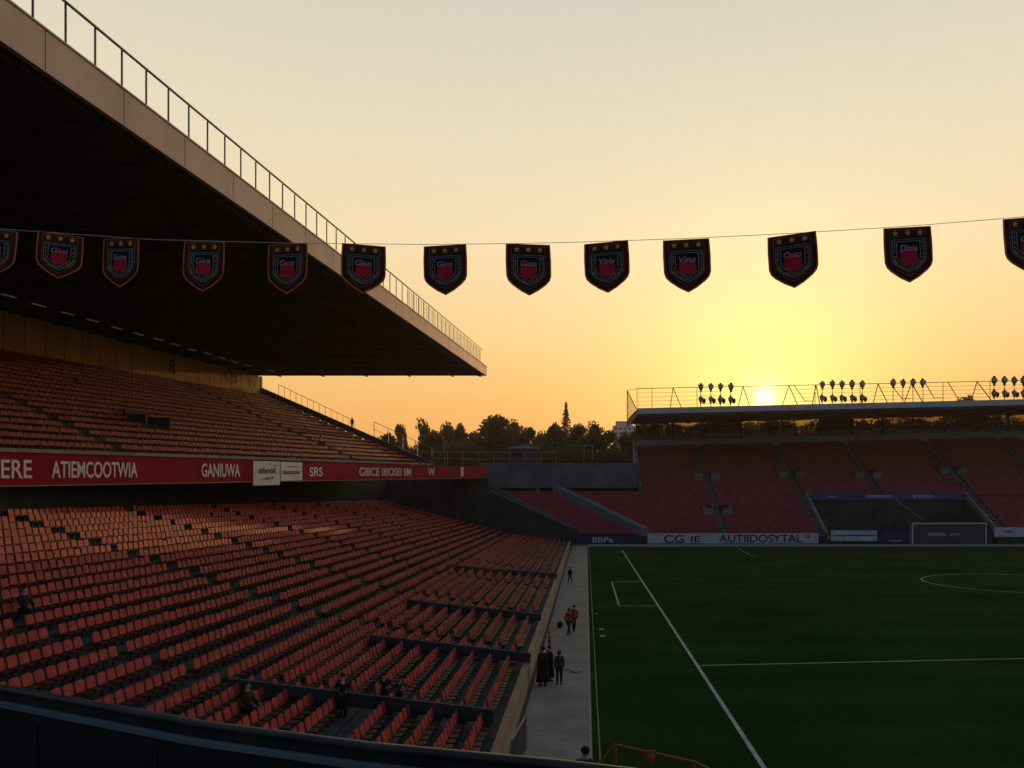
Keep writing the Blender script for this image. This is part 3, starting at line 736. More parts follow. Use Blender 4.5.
# ================================================================ boards along the goal line
def board(px0, px1, py0, py1, m, lab, texts=(), Y=146.6):
    a, b = P(px0,py1,Y), P(px1,py0,Y)
    o = empty('advertising_board', (a.x,Y,0.02), label=lab, cat='advertising board', group='boards along the far goal line')
    w_ = b.x-a.x; z0 = max(.1, a.z-.02); z1 = b.z
    pn = MB().box(0,w_,0,.12,z0,z1).build('panel',m,o)
    for k in range(int(w_//3)+1): MB().box(.3+k*2.9,.38+k*2.9,.13,.6,0,z1*.8).build('stay','bracket',o)
    for (s, x0, x1, y0, y1, tm) in texts:
        q0, q1 = P(x0,y1,Y), P(x1,y0,Y)
        text(s, (q0.x-a.x,-.01,q0.z-.02), (1,0,0), q1.x-q0.x, q1.z-q0.z, tm, pn)
board(572,633,535.6,546,'blue','navy board with pale block letters below the corner seats', [('BBPa',592.5,613,537,542.5,'letter')])
board(647.5,818.5,533.4,543.6,'board','long white board with bold black lettering left of the tunnel', [('CG',664,684,535,543,'ink'),('IE',691,700,536,542,'rail_dark'),('AUTIIDOSYTAL',719,802,534.6,542.4,'ink'),('=',805,810,534.5,537.5,'ink')])
board(831,877,530.5,541,'board','plain pale board split by a dark seam right of the tunnel stewards', [('_____',833,876,535,536,'ink')])
board(877.5,911,531,542,'blue','dark blue board with faint bright lettering left of the goal', [('BOOEEREE',884,909,533,537.5,'blue2'),('ooaca',889,901,540,541.5,'letter')])
board(925,992,528,542.5,'blue','dark blue board seen through the goal net', [('cooooo',928,945,533,536,'letter'),('aeos',950,960,533,536,'rail_pale')])
board(994.5,1040,527.5,537,'board','white board with a small black bird-like mark right of the goal', [('~v~',1003,1013,530,534,'ink')])

# goal
gy = 145.2
g = empty('football_goal', (P(912.5,544,gy).x,gy,0.02), label='white framed football goal with net on the far goal line', cat='goal')
gw = 73.5*gy/F; gh = 21.0*gy/F
MB().tube([(0,0,0),(0,0,gh)], .11, 8).build('post','white',g); MB().tube([(gw,0,0),(gw,0,gh)], .11, 8).build('post','white',g)
MB().tube([(0,0,gh),(gw,0,gh)], .11, 8).build('crossbar','white',g)
nb_ = MB()
for k in range(37):
    x = gw*k/36; nb_.bar((x,0,gh-.02),(x,1.0,gh-.1),.012); nb_.bar((x,1.0,gh-.1),(x,1.3,.02),.012)
for k in range(13):
    z0 = (gh-.1)*k/12+.02; nb_.bar((0,1.3-.3*k/12,z0),(gw,1.3-.3*k/12,z0),.012)
nb_.build('net','letter',g)
MB().tube([(0,0,gh),(.0,1.0,gh-.1),(0,1.3,0)], .05, 6).build('net_stay','rail_pale',g); MB().tube([(gw,0,gh),(gw,1.0,gh-.1),(gw,1.3,0)], .05, 6).build('net_stay','rail_pale',g)
# markers on the grass
for (px, py, lab) in ((601.5,629,'small white marker plate on the grass, the farther of two beside the path'),(602.5,635.5,'small white marker plate on the grass, the nearer of two beside the path'),(596.5,613,'tiny pale marker beside the thin edge line near the walking couple')):
    Y = (H-.1)*F/(py-CY); p = P(px,py,Y); e = empty('pitch_marker', (p.x,Y,.01), label=lab, cat='marker', group='markers on the grass')
    s = .5 if 'tiny' in lab else 1
    MB().box(-.16*s,.16*s,-.05,.05,0,.10*s).build('plate','letter',e); MB().box(-.2*s,.2*s,-.09,.09,0,.02).build('foot','bracket',e)
# cable along the path and small clutter
cb = MB().tube([(-2.0,40.9,.045),(-1.6,41.2,.045),(-1.15,40.9,.045),(-.9,41.0,.045),(-.5,40.2,.045),(-.2,40.7,.045)], .03, 5)
cb.build('cable','ink',label='thin dark cable lying across the concrete path behind the coated pair', cat='cable')
cb = MB().tube([(-2.42,47,.045),(-2.3,44,.045),(-2.36,42.4,.045),(-2.25,41,.045),(-2.0,40.9,.045)], .025, 5)
cb.build('cable','rail_pale',label='pale hose lying along the wall foot beside the path', cat='hose')
e = empty('duffel_bag', (P(560,627,54).x, 54.2, .03), label='dark duffel bag on the path behind the walking pair', cat='bag')
MB().lathe((0,0,.22), [(.02,-.42),(.16,-.38),(.2,-.2),(.21,.1),(.17,.36),(.03,.42)], 10, axis='y').build('bag_body','coat',e, smooth=True)
MB().tube([(0,-.2,.38),(0,-.1,.56),(0,.1,.56),(0,.2,.38)], .02, 5).build('handle','bracket',e)
# gate leaf at the near foot of the wall
e = empty('gate', (-2.35,25.2,.03), label='low slatted metal gate at the near end of the pitch wall', cat='gate')
gt = MB(); a, b = (0,0,0), (0.25,2.6,0)
for z0 in (.05,1.25): gt.bar((0,0,z0),(.25,2.8,z0),.06)
gt.build('frame','conc_mid',e)
sl = MB()
for k in range(12): sl.bar((.25*k/11,2.8*k/11,.05),(.25*k/11,2.8*k/11,1.25),.035)
sl.build('slats','rail',e)

# ================================================================ balcony at the camera
bal = empty('balcony', (0,0,0), label='near black balcony parapet with metal top rail across the bottom of the picture', cat='balcony')
pl = [(-6.2,5.15),(-4.4,4.62),(-2.86,3.98),(-1.66,3.45),(-.85,3.13),(-.094,2.86),(.9,2.5),(2.6,1.9)]
def ptop(i): return H-.952+(-.0 if i < 3 else 0)
# heights follow the measured outline
zs = [8.02,8.03,8.05,8.03,8.035,8.055,8.06,8.06]
def strip(name, m, dz0, dz1, off, thick, parent=bal):
    b = MB()
    for i in range(len(pl)-1):
        (xa_,ya_),(xb_,yb_) = pl[i], pl[i+1]; t = Vector((xb_-xa_,yb_-ya_,0)).normalized(); nn = Vector((-t.y,t.x,0))
        a = Vector((xa_,ya_,0))+nn*off; c = Vector((xb_,yb_,0))+nn*off; q = nn*thick
        b.hexa([a+Vector((0,0,zs[i]+dz0)), c+Vector((0,0,zs[i+1]+dz0)), c+q+Vector((0,0,zs[i+1]+dz0)), a+q+Vector((0,0,zs[i]+dz0)),
                a+Vector((0,0,zs[i]+dz1)), c+Vector((0,0,zs[i+1]+dz1)), c+q+Vector((0,0,zs[i+1]+dz1)), a+q+Vector((0,0,zs[i]+dz1))])
    return b.build(name, m, parent)
tr0 = MB().tube([(x,y,z_-.022) for (x,y),z_ in zip(pl,zs)], .022, 10).build('top_rail','rail_dark',bal,smooth=True)
strip('rail_web','rail_dark',-.075,-.035,-.012,.024)
strip('ledge','conc_wall',-.095,-.075,-.05,.09)
strip('parapet_wall','soffit',-1.1,-.096,-.035,.06)
for k in range(9):
    x = -4.9+k*.75
    for (xa_,ya_),(xb_,yb_) in zip(pl[:-1],pl[1:]):
        if xa_ <= x < xb_:
            f = (x-xa_)/(xb_-xa_); y = ya_+(yb_-ya_)*f; MB().box(x-.018,x+.018,y-.055,y-.034,6.96,7.9).build('mullion','rail_dark',bal)
MB().prism([(-7,-5,6.75),(5,-5,6.75),(5,1.0,6.75),(2.6,1.85,6.75),(-2.86,3.9,6.75),(-7,5.3,6.75)], (0,0,.2)).build('floor_slab','conc_dark',bal)
MB().box(-5,4,-4,.6,0,6.74).build('base_wall','conc_dark',bal)

# platform with orange handrail, just under the picture's lower edge
pf = empty('stair_platform', (0,0,0), label='orange-lit handrail of the steps at the bottom edge beside the grass', cat='handrail')
MB().box(-.9,3.2,19.0,21.2,0,.85).build('platform','conc_dark',pf)
hr = MB(); Yh = 19.8
v0 = P(600,762,Yh); v1 = P(615,744.5,Yh); v2 = P(695,762,Yh); v3 = P(618,764,Yh)
hr.tube([v0,v1,v2,v2+Vector((.7,0,-.35))], .032, 8); hr.tube([v1,Vector((v1.x+.03,Yh,.85))], .04, 8); hr.tube([v2,Vector((v2.x,Yh,.85))], .04, 8); hr.tube([v0,Vector((v0.x,Yh,.85))], .04, 8)
hr.build('handrail','orange_rail',pf)
hr = MB(); hr.tube([P(643,755,Yh),P(645,751.5,Yh),P(655,751.5,Yh),P(657,756,Yh)], .035, 6); hr.lathe(P(650,757,Yh), [(.1,-.15),(.14,0),(.1,.12)], 10)
hr.build('valve_wheel','redc',pf)

# ================================================================ bunting
def y_str(px):
    pts = [(-400,166),(-120,216),(0,229),(150,239.5),(290,243.2),(430,244.5),(520,243.5),(585,242),(686,238.5),(790,233.5),(905,226.5),(1010,218),(1160,204),(1500,160)]
    for (a, b), (c, d_) in zip(pts[:-1], pts[1:]):
        if a <= px <= c: return b+(d_-b)*(px-a)/(c-a)
YB = 9.0
stg = MB().tube([P(x, y_str(x), YB) for x in range(-400, 1501, 20)], .0035, 5)
stg.build('bunting_string','letter',label='thin pale string sagging across the sky from which the pennants hang', cat='string')
def pennant_mesh():
    e = empty('pennant', (0,0,-60), cat='pennant', group='heraldic pennants hanging on the string')
    def outline(w_, top, bot, sh=.62, n=6):
        pts = [(-w_, top), (w_, top)]; hh = top-bot
        pts.append((w_*1.03, top-hh*sh*.5)); pts.append((w_*1.02, top-hh*sh))
        pts += [(w_*.95, top-hh*(sh+.09)), (w_*.78, top-hh*(sh+.17)), (w_*.40, top-hh*(sh+.29)), (0, bot)]
        pts += [(-x, y) for x, y in pts[2:-1][::-1]]
        return pts
    def bend(x, z): return .012*z*z
    def flat(pts, y0, th, name, m, parent=None):
        b = MB(); n = len(pts); 
        F_ = [(x, bend(x,z)+y0, z) for x, z in pts]; B_ = [(x, bend(x,z)+y0-th, z) for x, z in pts]
        cz = sum(p[1] for p in pts)/n; cx = sum(p[0] for p in pts)/n
        i = len(b.v); b.v += F_+B_+[(cx,bend(cx,cz)+y0,cz),(cx,bend(cx,cz)+y0-th,cz)]
        for j in range(n):
            k = (j+1)%n; b.f += [(i+j,i+k,i+2*n),(i+n+k,i+n+j,i+2*n+1),(i+j,i+n+j,i+n+k,i+k)]
        return b.build(name, m, parent or e)
    def ring(po, pi, y0, th, name, m, parent=None):
        b = MB(); n = len(po)
        for j in range(n):
            k = (j+1)%n; q = [po[j],po[k],pi[k],pi[j]]
            b.hexa([(x,bend(x,z)+y0-th,z) for x,z in q]+[(x,bend(x,z)+y0,z) for x,z in q])
        return b.build(name, m, parent or e)
    o1 = outline(.238,0,-.545)
    flat(o1, .003, .006, 'cloth', 'pen')
    ring(o1, outline(.224,-.007,-.529), -.0032, .002, 'piping', 'pen_edge')
    ring(outline(.180,-.025,-.48), outline(.177,-.028,-.476), -.0032, .001, 'stitching', 'pen_edge')
    fld = flat(outline(.172,-.10,-.465), -.0035, .002, 'field', 'pen_in')
    a = outline(.165,-.115,-.445); b_ = outline(.120,-.135,-.395)
    ring(a, outline(.158,-.121,-.436), -.0058, .0015, 'shield_border', 'pen_sh', fld)
    ring(b_, outline(.113,-.141,-.388), -.0058, .0015, 'shield_border', 'pen_sh', fld)
    dots = MB()   # stitched dots between the borders
    rr_ = random.Random(4)
    for (q0,q1),(r0,r1) in [((a[j],a[(j+1)%len(a)]),(b_[j],b_[(j+1)%len(b_)])) for j in range(1,len(a))]:
        for k in range(7):
            f = (k+.5)/7; x = (q0[0]+(q1[0]-q0[0])*f+r0[0]+(r1[0]-r0[0])*f)/2+rr_.uniform(-.008,.008); z_ = (q0[1]+(q1[1]-q0[1])*f+r0[1]+(r1[1]-r0[1])*f)/2+rr_.uniform(-.008,.008)
            dots.bar((x-.006,bend(x,z_)-.0062,z_),(x+.006,bend(x,z_)-.0062,z_+.003),.002,.009)
    dots.build('embroidery','gthread',fld)
    cr = [(.088*math.copysign(abs(math.cos(t))**.6, math.cos(t)), -.29+.078*math.copysign(abs(math.sin(t))**.65, math.sin(t))) for t in [2*math.pi*k/20 for k in range(20)]]
    flat(cr, -.0058, .002, 'crest', 'pen_red')
    for k, x in enumerate((-.125,0,.125)):
        st = []
        for j in range(10):
            r = .034 if j%2 == 0 else .015; t = math.pi/2+j*math.pi/5; st.append((x+r*math.cos(t), -.058+r*math.sin(t)))
        flat(st, -.0045, .003, 'star', 'gold')
    return e
pen = pennant_mesh()
words = ('Gin','Gini','Gaitre','Gira','Gara','Gian','Giro','Giota','Yirla','Vina','Onto','Dizia','Gin')
wh = {-4:'cut off by the left edge',61:'in front of the dark roof, small and slim, leftmost whole one',121.5:'second whole one from the left, against the dark roof',204.5:'third whole one from the left, against the dark roof',
      288:'overlapping the lower edge of the pale roof fascia',364:'covering the roof fascia and railing',445:'first against open sky right of the roof railing',528:'second of those against open sky',
      606:'above the distant conifer, third against open sky',686:'left of the setting sun, fourth against open sky',791.5:'just right above the setting sun',907:'tilted, last whole one on the right',1027:'cut off by the right edge'}
cx_list = [(-4,.93),(61,.88),(121.5,.96),(204.5,.98),(288,.98),(364,.95),(445,.98),(528,1.0),(606,1.0),(686,1.04),(791.5,1.06),(907,1.08),(1027,1.1)]
for i, (px, sc) in enumerate(cx_list):
    sl_ = (y_str(px+10)-y_str(px-10))/20; p = P(px, y_str(px)+1, YB)
    th = math.atan(-sl_)*-1
    yaw = random.uniform(-.28,.28) if i not in (1,) else .35
    r = copy_thing(pen, p, rot=(random.uniform(-.03,.03), math.atan(sl_)+random.uniform(-.015,.015), yaw), scale=sc*1.05,
        label='maroon shield pennant, '+wh[px])
    text(words[i], (-.088,-.013,-.238), (1,0,0), .175, .062, 'pink', r, name='lettering', shear=.2, depth=.002)
for o in KIDS(pen):
    for q in KIDS(o): bpy.data.objects.remove(q)
    bpy.data.objects.remove(o)
bpy.data.objects.remove(pen)

# ================================================================ people
def skin(edges, verts, radii, mat_, name, parent, sub=1):
    me = bpy.data.meshes.new(name); me.from_pydata([tuple(v) for v in verts], edges, [])
    o = bpy.data.objects.new(name, me); C.objects.link(o)
    o.modifiers.new('s','SKIN')
    if not me.skin_vertices:
        with bpy.context.temp_override(object=o, active_object=o, selected_objects=[o]): bpy.ops.mesh.customdata_skin_add()
    for i, r in enumerate(radii): me.skin_vertices[0].data[i].radius = (r, r) if not isinstance(r, tuple) else r
    me.skin_vertices[0].data[0].use_root = True
    sd = o.modifiers.new('d','SUBSURF'); sd.levels = sub; sd.render_levels = sub
    dg = bpy.context.evaluated_depsgraph_get(); m2 = bpy.data.meshes.new_from_object(o.evaluated_get(dg))
    bpy.data.objects.remove(o); bpy.data.meshes.remove(me)
    m2.materials.clear(); m2.materials.append(M[mat_])
    for p in m2.polygons: p.use_smooth = True
    r = bpy.data.objects.new(name, m2); C.objects.link(r); r.parent = parent
    return r
def person(loc, rz, h=1.78, pose='stand', top='coat', bottom='trousers', long_coat=False, hood=False, label='', lean=0, group=None, trim=None):
    """facing local -y; pose stand / walk / sit"""
    e = empty('person', loc, rz, label=label, cat='person', group=group); e.scale = (h/1.78,)*3
    hip = .93; J = {}
    if pose == 'sit': hip = .47
    V3 = Vector
    ly = -lean
    J['pel'] = V3((0,0,hip)); J['sp'] = V3((0,ly*.25,hip+.2)); J['ch'] = V3((0,ly*.6,hip+.42)); J['nk'] = V3((0,ly*.85,hip+.56)); J['hb'] = V3((0,ly-.015,hip+.645)); J['hm'] = V3((0,ly-.02,hip+.73)); J['ht'] = V3((0,ly-.005,hip+.81))
    for s, k in ((-1,'l'),(1,'r')):
        sw = (.28 if pose == 'walk' else .03)*s
        J['hp'+k] = V3((.09*s,0,hip-.04))
        if pose == 'sit':
            J['kn'+k] = V3((.12*s,-.44,hip+.0)); J['an'+k] = V3((.12*s,-.46,.08)); J['to'+k] = V3((.13*s,-.62,.035))
        else:
            J['kn'+k] = V3((.10*s,-sw*.6-.02,.50)); J['an'+k] = V3((.10*s,-sw+(.04 if s < 0 and pose == 'walk' else 0),.085+(.05 if s < 0 and pose == 'walk' else 0))); J['to'+k] = J['an'+k]+V3((.02*s,-.17,-.05))
        J['sh'+k] = V3((.185*s,ly*.75,hip+.48))
        if pose == 'sit': J['el'+k] = V3((.25*s,ly*.5-.08,hip+.22)); J['wr'+k] = V3((.16*s,-.33,hip+.12))
        elif pose == 'reach': J['el'+k] = V3((.26*s,ly*.6-.16,hip+.24)); J['wr'+k] = V3((.16*s,ly-.36,hip+.20))
        else: J['el'+k] = V3((.215*s,ly*.4+sw*.35+.01,hip+.20)); J['wr'+k] = V3((.21*s,ly*.2+sw*.7-.04,hip-.03))
        dd = (J['wr'+k]-J['el'+k]).normalized(); J['ha'+k] = J['wr'+k]+dd*.09
    order = list(J); idx = {k: i for i, k in enumerate(order)}
    R = {'pel':.125,'sp':.115,'ch':.135,'nk':.055,'hb':.06,'hm':.098,'ht':.06}
    for k in 'lr': R.update({'hp'+k:.09,'kn'+k:.06,'an'+k:.042,'to'+k:.035,'sh'+k:.058,'el'+k:.042,'wr'+k:.028,'ha'+k:.03})
    E = [('pel','sp'),('sp','ch'),('ch','nk'),('nk','hb'),('hb','hm'),('hm','ht')]
    for k in 'lr': E += [('pel','hp'+k),('hp'+k,'kn'+k),('kn'+k,'an'+k),('an'+k,'to'+k),('ch','sh'+k),('sh'+k,'el'+k),('el'+k,'wr'+k),('wr'+k,'ha'+k)]
    body = skin([(idx[a],idx[b]) for a,b in E], [J[k] for k in order], [R[k] for k in order], 'skin', 'body', e)
    # fingers, nose and ears joined into the body mesh
    ex = MB()
    for s, k in ((-1,'l'),(1,'r')):
        dd = (J['ha'+k]-J['wr'+k]).normalized(); fw = V3((0,-1,0)); fw = (fw-dd*fw.dot(dd)).normalized()
        for j, ln_ in enumerate((.065,.078,.072,.055)):
            p = J['ha'+k]-dd*.01+fw*(.028-.018*j)
            ex.tube([p, p+dd*ln_*.5, p+dd*ln_*.9-V3((s*.02,0,0))], .009, 5, .007)
        ex.tube([J['wr'+k]+dd*.03+fw*.02, J['wr'+k]+dd*.06+fw*.055, J['wr'+k]+dd*.10+fw*.06], .011, 5, .008)
    hm = J['hm']; ex.tube([hm+V3((0,-.085,.02)), hm+V3((0,-.118,-.015))], .008, 5, .014)
    ex.tube([hm+V3((-.03,-.09,-.05)), hm+V3((.03,-.09,-.05))], .006, 5)
    for s in (-1,1): ex.lathe(hm+V3((s*.09,0,0)), [(.01,-.03),(.02,0),(.01,.03)], 6)
    bm = bmesh.new(); bm.from_mesh(body.data); n0 = len(bm.verts)
    vs = [bm.verts.new(v) for v in ex.v]
    for f in ex.f: bm.faces.new([vs[i] for i in f])
    bm.to_mesh(body.data); bm.free()
    # eyes
    ey = MB()
    for s in (-1,1): ey.lathe(hm+V3((s*.033,-.088,.02)), [(.004,-.006),(.010,0),(.004,.006)], 8)
    ey.build('eyes','ink',e)
    # hair or hood
    hr_ = MB(); c = hm+V3((0,.012,.022)); hr_.lathe(c, [(.085 if not hood else .10,-.06 if not hood else -.12),(.112,-.01),(.108,.045),(.08,.085),(.03,.105)], 12)
    hr_o = hr_.build('hair' if not hood else 'hood','hair' if not hood else top,e,smooth=True)
    for v in hr_o.data.vertices:
        if v.co.y < c.y-.04 and v.co.z < c.z+.05: v.co.y += .05
    # jacket and trousers as clothing
    tk = ['pel','sp','ch','nk']+[a+k for k in 'lr' for a in ('sh','el','wr')]; ti = {k: i for i, k in enumerate(tk)}
    TE = [('pel','sp'),('sp','ch'),('ch','nk')]+[(a+k,b+k) for k in 'lr' for a,b in (('sh','el'),('el','wr'))]+[('ch','sh'+k) for k in 'lr']
    TR = {k: R[k]+.03 for k in tk}; TR['nk'] = .075
    JJ = dict(J); JJ['pel'] = J['pel']-V3((0,0,.04))
    skin([(ti[a],ti[b]) for a,b in TE], [JJ[k] for k in tk], [TR[k] for k in tk], top, 'jacket', e)
    bk = ['pel']+[a+k for k in 'lr' for a in ('hp','kn','an')]; bi = {k: i for i, k in enumerate(bk)}
    BE = [('pel','hp'+k) for k in 'lr']+[(a+k,b+k) for k in 'lr' for a,b in (('hp','kn'),('kn','an'))]
    skin([(bi[a],bi[b]) for a,b in BE], [J[k] for k in bk], [R[k]+.018 for k in bk], bottom, 'trousers', e)
    sh = MB()
    for k in 'lr': sh.tube([J['an'+k]+V3((0,.05,-.04)), J['an'+k]+V3((0,-.05,-.035)), J['to'+k]+V3((0,-.02,-.0))], .05, 8, .038)
    sh.build('shoes','shoe',e,smooth=True)
    if long_coat:
        ct = MB(); ct.lathe((0,0,0), [(.32,.22),(.30,.5),(.27,.8),(.235,1.0),(.25,1.2),(.245,1.36),(.11,1.47)], 16); o = ct.build('long_coat',top,e,smooth=True)
        for v in o.data.vertices: v.co.y *= .72; v.co.y += ly*.5*(v.co.z/1.4)
    if trim:
        tm = MB(); tm.tube([J['nk']+V3((.07,-.10,-.02)), J['ch']+V3((.09,-.15,-.05)), J['sp']+V3((.10,-.15,-.02)), J['pel']+V3((.12,-.13,-.15))], .045, 6, .035)
        tm.tube([J['nk']+V3((.07,-.10,-.02)), J['nk']+V3((.0,.08,.0)), J['nk']+V3((-.07,-.09,-.02))], .04, 6)
        tm.build('scarf',trim,e,smooth=True)
    return e
def ground_Y(py, z0=0.03): return (H-z0)*F/(py-CY)
def at(px, py, z0=.03):
    Y = ground_Y(py, z0); return ((px-CX)*Y/F, Y, z0)
person(at(543,686), math.radians(200), 1.86, long_coat=True, label='tall person in a long black coat standing on the path by the wall')
person(at(549.5,681), math.radians(120), 1.72, long_coat=True, label='shorter person in a black coat half hidden behind the tall coated one')
person(at(559.3,684.5), math.radians(185), 1.62, top='navyc', hood=True, label='slim person in a dark grey hooded top standing alone on the path')
person(at(568.8,635), math.radians(150), 1.72, 'walk', top='redc', label='person walking on the path in a rust red top, left of a pair', group=None)
person(at(573.8,631.5), math.radians(170), 1.74, 'walk', top='redc', bottom='coat', label='person walking on the path, right and farther of the rust red pair')
person(at(570,584), math.radians(20), 1.7, 'walk', label='small distant person in black walking far down the path')
person(at(549.5,650), math.radians(90), 1.05, top='redc', label='small child in a rust red top standing against the pitch wall')
def stand_z(X):
    return rowZ[max([0]+[i for i in range(NR) if rowX[i] >= X])]
def at_row(px, py, up):
    Y = 30
    for _ in range(40):
        X = (px-CX)*Y/F; Y = .5*Y+.5*(H-stand_z(X)-up)*F/(py-CY)
    return (X, Y, stand_z(X))
def pr(px, py, up, **k):
    x, y, z = at_row(px, py, up); return person((x,y,z), **k)
pr(247,708,.45, rz=math.radians(80), h=1.75, pose='sit', label='dark figure sitting alone near the parapet, left of the barrier group')
pr(343,716,.05, rz=math.radians(200), h=1.5, pose='reach', lean=.28, trim='palec', label='person in black with pale scarf leaning on the nearest barrier')
pr(384,706,.05, rz=math.radians(185), h=1.25, pose='reach', lean=.2, label='left one of two dark figures huddled at the nearest barrier')
pr(399,708,.05, rz=math.radians(170), h=1.22, pose='reach', lean=.25, top='navyc', label='right one of two dark figures huddled at the nearest barrier')
pr(24,610,.45, rz=math.radians(80), h=1.8, pose='sit', label='dark figure sitting among the seats at the far left edge')
p = UP(S_END+.9,12.6,zf(S_END)+.43*12.6+.1); person(p, 0, 1.75, top='redc', label='tiny person standing on the sloping end of the upper tier against the sky')
def upper_at(px, py):
    best = None
    for s in np.arange(0, 70, .5):
        for i in range(NU):
            q = UP(s,i*RT+.5,zup(s,i)+.4); X = CX+F*q.x/q.y; Y = CY-F*(q.z-H)/q.y; e_ = (X-px)**2+(Y-py)**2
            if best is None or e_ < best[0]: best = (e_, s, i)
    return UP(best[1],best[2]*RT+.3,zup(best[1],best[2]))
person(upper_at(318,443), math.radians(80), 1.8, 'sit', top='orangec', label='lone person in an orange top sitting among the upper tier seats')
person((P(822,543,146).x,145.6,.02), 0, 1.85, top='coat', label='steward in black standing at the left edge of the tunnel')
person((P(828.5,543,146).x,145.9,.02), .4, 1.8, top='orangec', label='steward in orange beside the pale boards by the tunnel')
person((P(585.5,760,20).x,20.0,.853), math.radians(180), 1.86, top='navyc', label='person seen from behind at the bottom edge, only head and shoulders showing')

# ================================================================ trees
def crown_mesh(seed, R=5.5, Hc=11, clumps=42, leaves=70, size=.36, airy=1.0):
    r = random.Random(seed); V = []; Fc = []
    cl = []
    for k in range(clumps):
        th = r.uniform(0, 2*math.pi); h_ = r.random()**.85; prof = math.sin(math.pi*min(1,(h_*.86+.14)))**.6
        rad = R*prof*math.sqrt(r.random())*r.uniform(.75,1.12)
        cl.append((rad*math.cos(th), rad*math.sin(th), h_*Hc, r.uniform(.8,1.75)*R/5.5))
    for (x,y,z_,cr) in cl:
        for j in range(leaves):
            d_ = Vector((r.gauss(0,1), r.gauss(0,1), r.gauss(0,1))).normalized()*cr*r.random()**.45*airy
            p = Vector((x,y,z_))+Vector((d_.x,d_.y,d_.z*.75)); s = size*r.uniform(.6,1.5)
            a = Vector((r.gauss(0,1),r.gauss(0,1),r.gauss(0,1))).normalized(); b = a.orthogonal().normalized()
            i = len(V); V += [tuple(p-a*s), tuple(p-b*s*.6), tuple(p+a*s), tuple(p+b*s*.6)]; Fc.append((i,i+1,i+2,i+3))
    me = bpy.data.meshes.new('crown'); me.from_pydata(V, [], Fc); return me, cl
def trunk_mesh(cl, Ht, seed):
    r = random.Random(seed); b = MB(); b.tube([(0,0,-1),(r.uniform(-.2,.2),0,Ht*.3),(r.uniform(-.3,.3),.1,Ht*.62),(0,0,Ht*.9)], .42, 8, .1)
    for c in cl[::3]:
        z0 = Ht*r.uniform(.25,.6); b.tube([(0,0,z0),(c[0]*.5,c[1]*.5,(z0+c[2]+Ht*.2)/2),(c[0],c[1],c[2]+Ht*.2)], .13, 5, .03)
    return b
CR = []
for k in range(6):
    me, cl = crown_mesh(20+k, R=5.2+.3*k, clumps=[80,90,74,100,84,34][k], airy=[1,1.05,1,.95,1.1,1.2][k]); tb = trunk_mesh(cl, 13, k)
    tmp = tb.build('trunk','bark'); tm = tmp.data; bpy.data.objects.remove(tmp); CR.append((me, tm))
def tree(px, ytop_, Y, wpx, kind, m, lab, zb=8.0):
    p = P(px, ytop_, Y); hh = p.z-zb
    e = empty('tree', (p.x, Y, zb), random.uniform(0,6), label=lab, cat='tree', group='trees beyond the stadium')
    me, tm = CR[kind]
    sx = wpx*Y/F/2/5.2; szz = hh/14.6
    c = bpy.data.objects.new('crown', me.copy()); C.objects.link(c); c.data.materials.append(M[m]); c.parent = e; c.location = (0,0,2.2*szz); c.scale = (sx,sx,szz)
    t = bpy.data.objects.new('trunk', tm); C.objects.link(t); t.parent = e; t.scale = (sx*.9,sx*.9,szz)
    return e
T = [(352,441,232,26,5,'leaf1','small thin bush-like tree, first beyond the sloping tier end'),(374,436,236,30,0,'leaf2','low round tree beside the sloping railing'),
 (388,431,228,34,1,'leaf1','rounded tree with a notch, second clump of the left treeline'),(400,422,240,22,2,'leaf2','pointed narrow tree sticking up left of the airy one'),
 (421,417,234,24,5,'leaf1','airy see-through tree above the walkway railing'),(434,428,226,30,3,'leaf2','low bushy tree right of the airy one'),
 (447,421,238,32,4,'leaf1','round topped tree above the thin mast'),(461,422,231,30,0,'leaf2','second round topped tree right of the mast'),(474,429,242,30,1,'leaf1','lower tree in the dip left of the tallest broad crown'),
 (497,412,229,52,3,'leaf1','tallest broad domed tree in the middle of the treeline'),(513,418,237,34,4,'leaf2','shoulder tree at the right of the broad dome'),(529,425,226,30,2,'leaf1','small peaked tree right of the broad dome'),
 (541,430,241,28,0,'leaf2','low tree in the gap left of the conifer'),(556,421,233,34,1,'leaf1','leafy tree hugging the conifer\'s left side'),(579,421,240,34,3,'leaf2','leafy tree hugging the conifer\'s right side'),
 (594,420,228,32,4,'leaf1','round tree between the conifer and the white block'),(610,428,235,30,2,'leaf2','low tree in front of the white apartment block'),(626,430,229,32,0,'leaf1','low tree just left of the far stand roof'),(639,426,222,34,1,'leaf2','tree seen past the left end of the far stand')]
for a in T: tree(*a)
xs = list(range(655, 1130, 19)); dirs = {}
for i, x in enumerate(xs):
    yt = 423-(x-650)*.022+random.uniform(-3.5,3)
    if 806 < x < 820: yt += 9
    tree(x, yt, 222+random.uniform(0,24), random.uniform(30,42), i%5, ('leaf1','leaf2')[i%2], '%s tree from the left seen through the windows under the far roof' % (ordw(i+1)))
tree(968, 393, 232, 44, 3, 'leaf1', 'tall tree whose crown just clears the far roof near its right end')
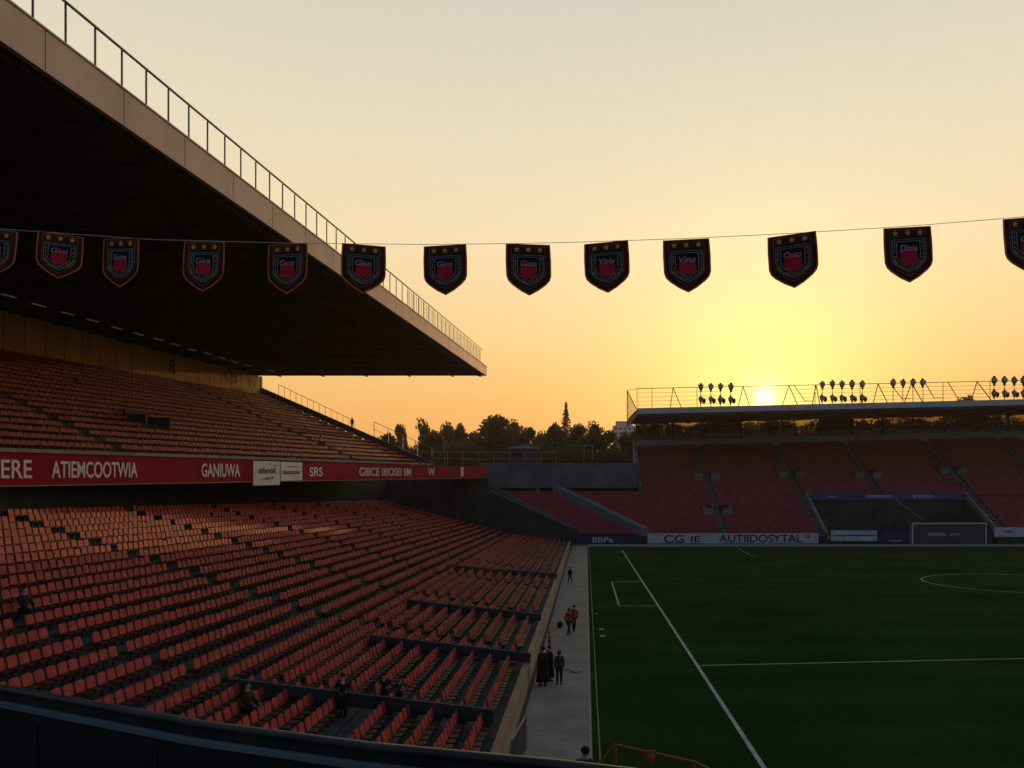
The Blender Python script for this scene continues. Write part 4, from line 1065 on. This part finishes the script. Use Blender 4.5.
# conifer
e = empty('conifer', (P(566,403,236).x, 236, 8), label='spiky conifer standing above the leafy trees', cat='tree', group='trees beyond the stadium')
r = random.Random(5); V = []; Fc = []; Ht = P(566,402,236).z-8
for k in range(5200):
    f = r.random()**.8; z_ = Ht*(.12+.88*f); R_ = (1-f)**1.25*9.5+.12; lay = .55+.45*abs(math.sin(f*34)); th = r.uniform(0,6.283)
    br_ = r.random()**.5*R_*lay*(.75+.35*math.sin(th*5+f*20)); p = Vector((br_*math.cos(th), br_*math.sin(th), z_-br_*.22)); s = r.uniform(.15,.4)
    a = Vector((math.cos(th),math.sin(th),-.3)).normalized(); b = Vector((r.gauss(0,1),r.gauss(0,1),r.gauss(0,1))).normalized()
    i = len(V); V += [tuple(p-a*s), tuple(p-b*s*.4), tuple(p+a*s), tuple(p+b*s*.4)]; Fc.append((i,i+1,i+2,i+3))
me = bpy.data.meshes.new('crown'); me.from_pydata(V, [], Fc); me.materials.append(M['leaf3']); c = bpy.data.objects.new('crown', me); C.objects.link(c); c.parent = e
MB().tube([(0,0,-1),(0,0,Ht*.98)], .35, 8, .03).build('trunk','bark',e)
# undergrowth closing the gaps under the crowns
r = random.Random(9); V = []; Fc = []
for k in range(80000):
    x = r.uniform(-75, 150); y = r.uniform(214, 226); top_ = 21.5+3.5*noise.noise(Vector((x*.13,y*.1,3)))+(7.4 if x > 14 else 0); z_ = 7+r.random()**.8*(top_-7); s = r.uniform(.3,.6)
    a = Vector((r.gauss(0,1),r.gauss(0,1),r.gauss(0,1))).normalized(); b = a.orthogonal().normalized(); p = Vector((x,y,z_))
    i = len(V); V += [tuple(p-a*s), tuple(p-b*s*.7), tuple(p+a*s), tuple(p+b*s*.7)]; Fc.append((i,i+1,i+2,i+3))
me = bpy.data.meshes.new('undergrowth'); me.from_pydata(V, [], Fc); me.materials.append(M['leaf1']); c = bpy.data.objects.new('undergrowth', me); C.objects.link(c)
tag(c, 'dense dark undergrowth filling the foot of the treeline', 'undergrowth', kind='stuff')
# distant apartment block
p = P(613,421,520); e = empty('apartment_block', (p.x,520,0), label='pale distant apartment block just above the treetops left of the far roof', cat='building')
bwid = 16; bt = p.z
MB().box(0,bwid,0,12,0,bt-3).build('wall','white',e); MB().box(2,bwid-3,1,10,bt-3,bt).build('roof_storey','white',e)
for fl in range(6):
    for k in range(5): MB().box(1.2+k*3,2.8+k*3,-.08,-.003,bt-5.6-fl*3.2,bt-4.2-fl*3.2).build('window','glassy' if M['glassy'] else 'blue',e)

# evening haze
hz_ = MB().box(-1230,1230,-330,1530,-1.2,60).build('haze','black',label='warm evening haze filling the air', cat='haze', kind='stuff')
hm_ = bpy.data.materials.new('haze_air'); hm_.use_nodes = True; t_ = hm_.node_tree; t_.nodes.clear()
o_ = t_.nodes.new('ShaderNodeOutputMaterial'); v_ = t_.nodes.new('ShaderNodeVolumePrincipled'); t_.links.new(v_.outputs[0], o_.inputs['Volume'])
v_.inputs['Color'].default_value = (.9,.82,.72,1); v_.inputs['Density'].default_value = .00016; v_.inputs['Anisotropy'].default_value = .6
hz_.data.materials.clear(); hz_.data.materials.append(hm_)
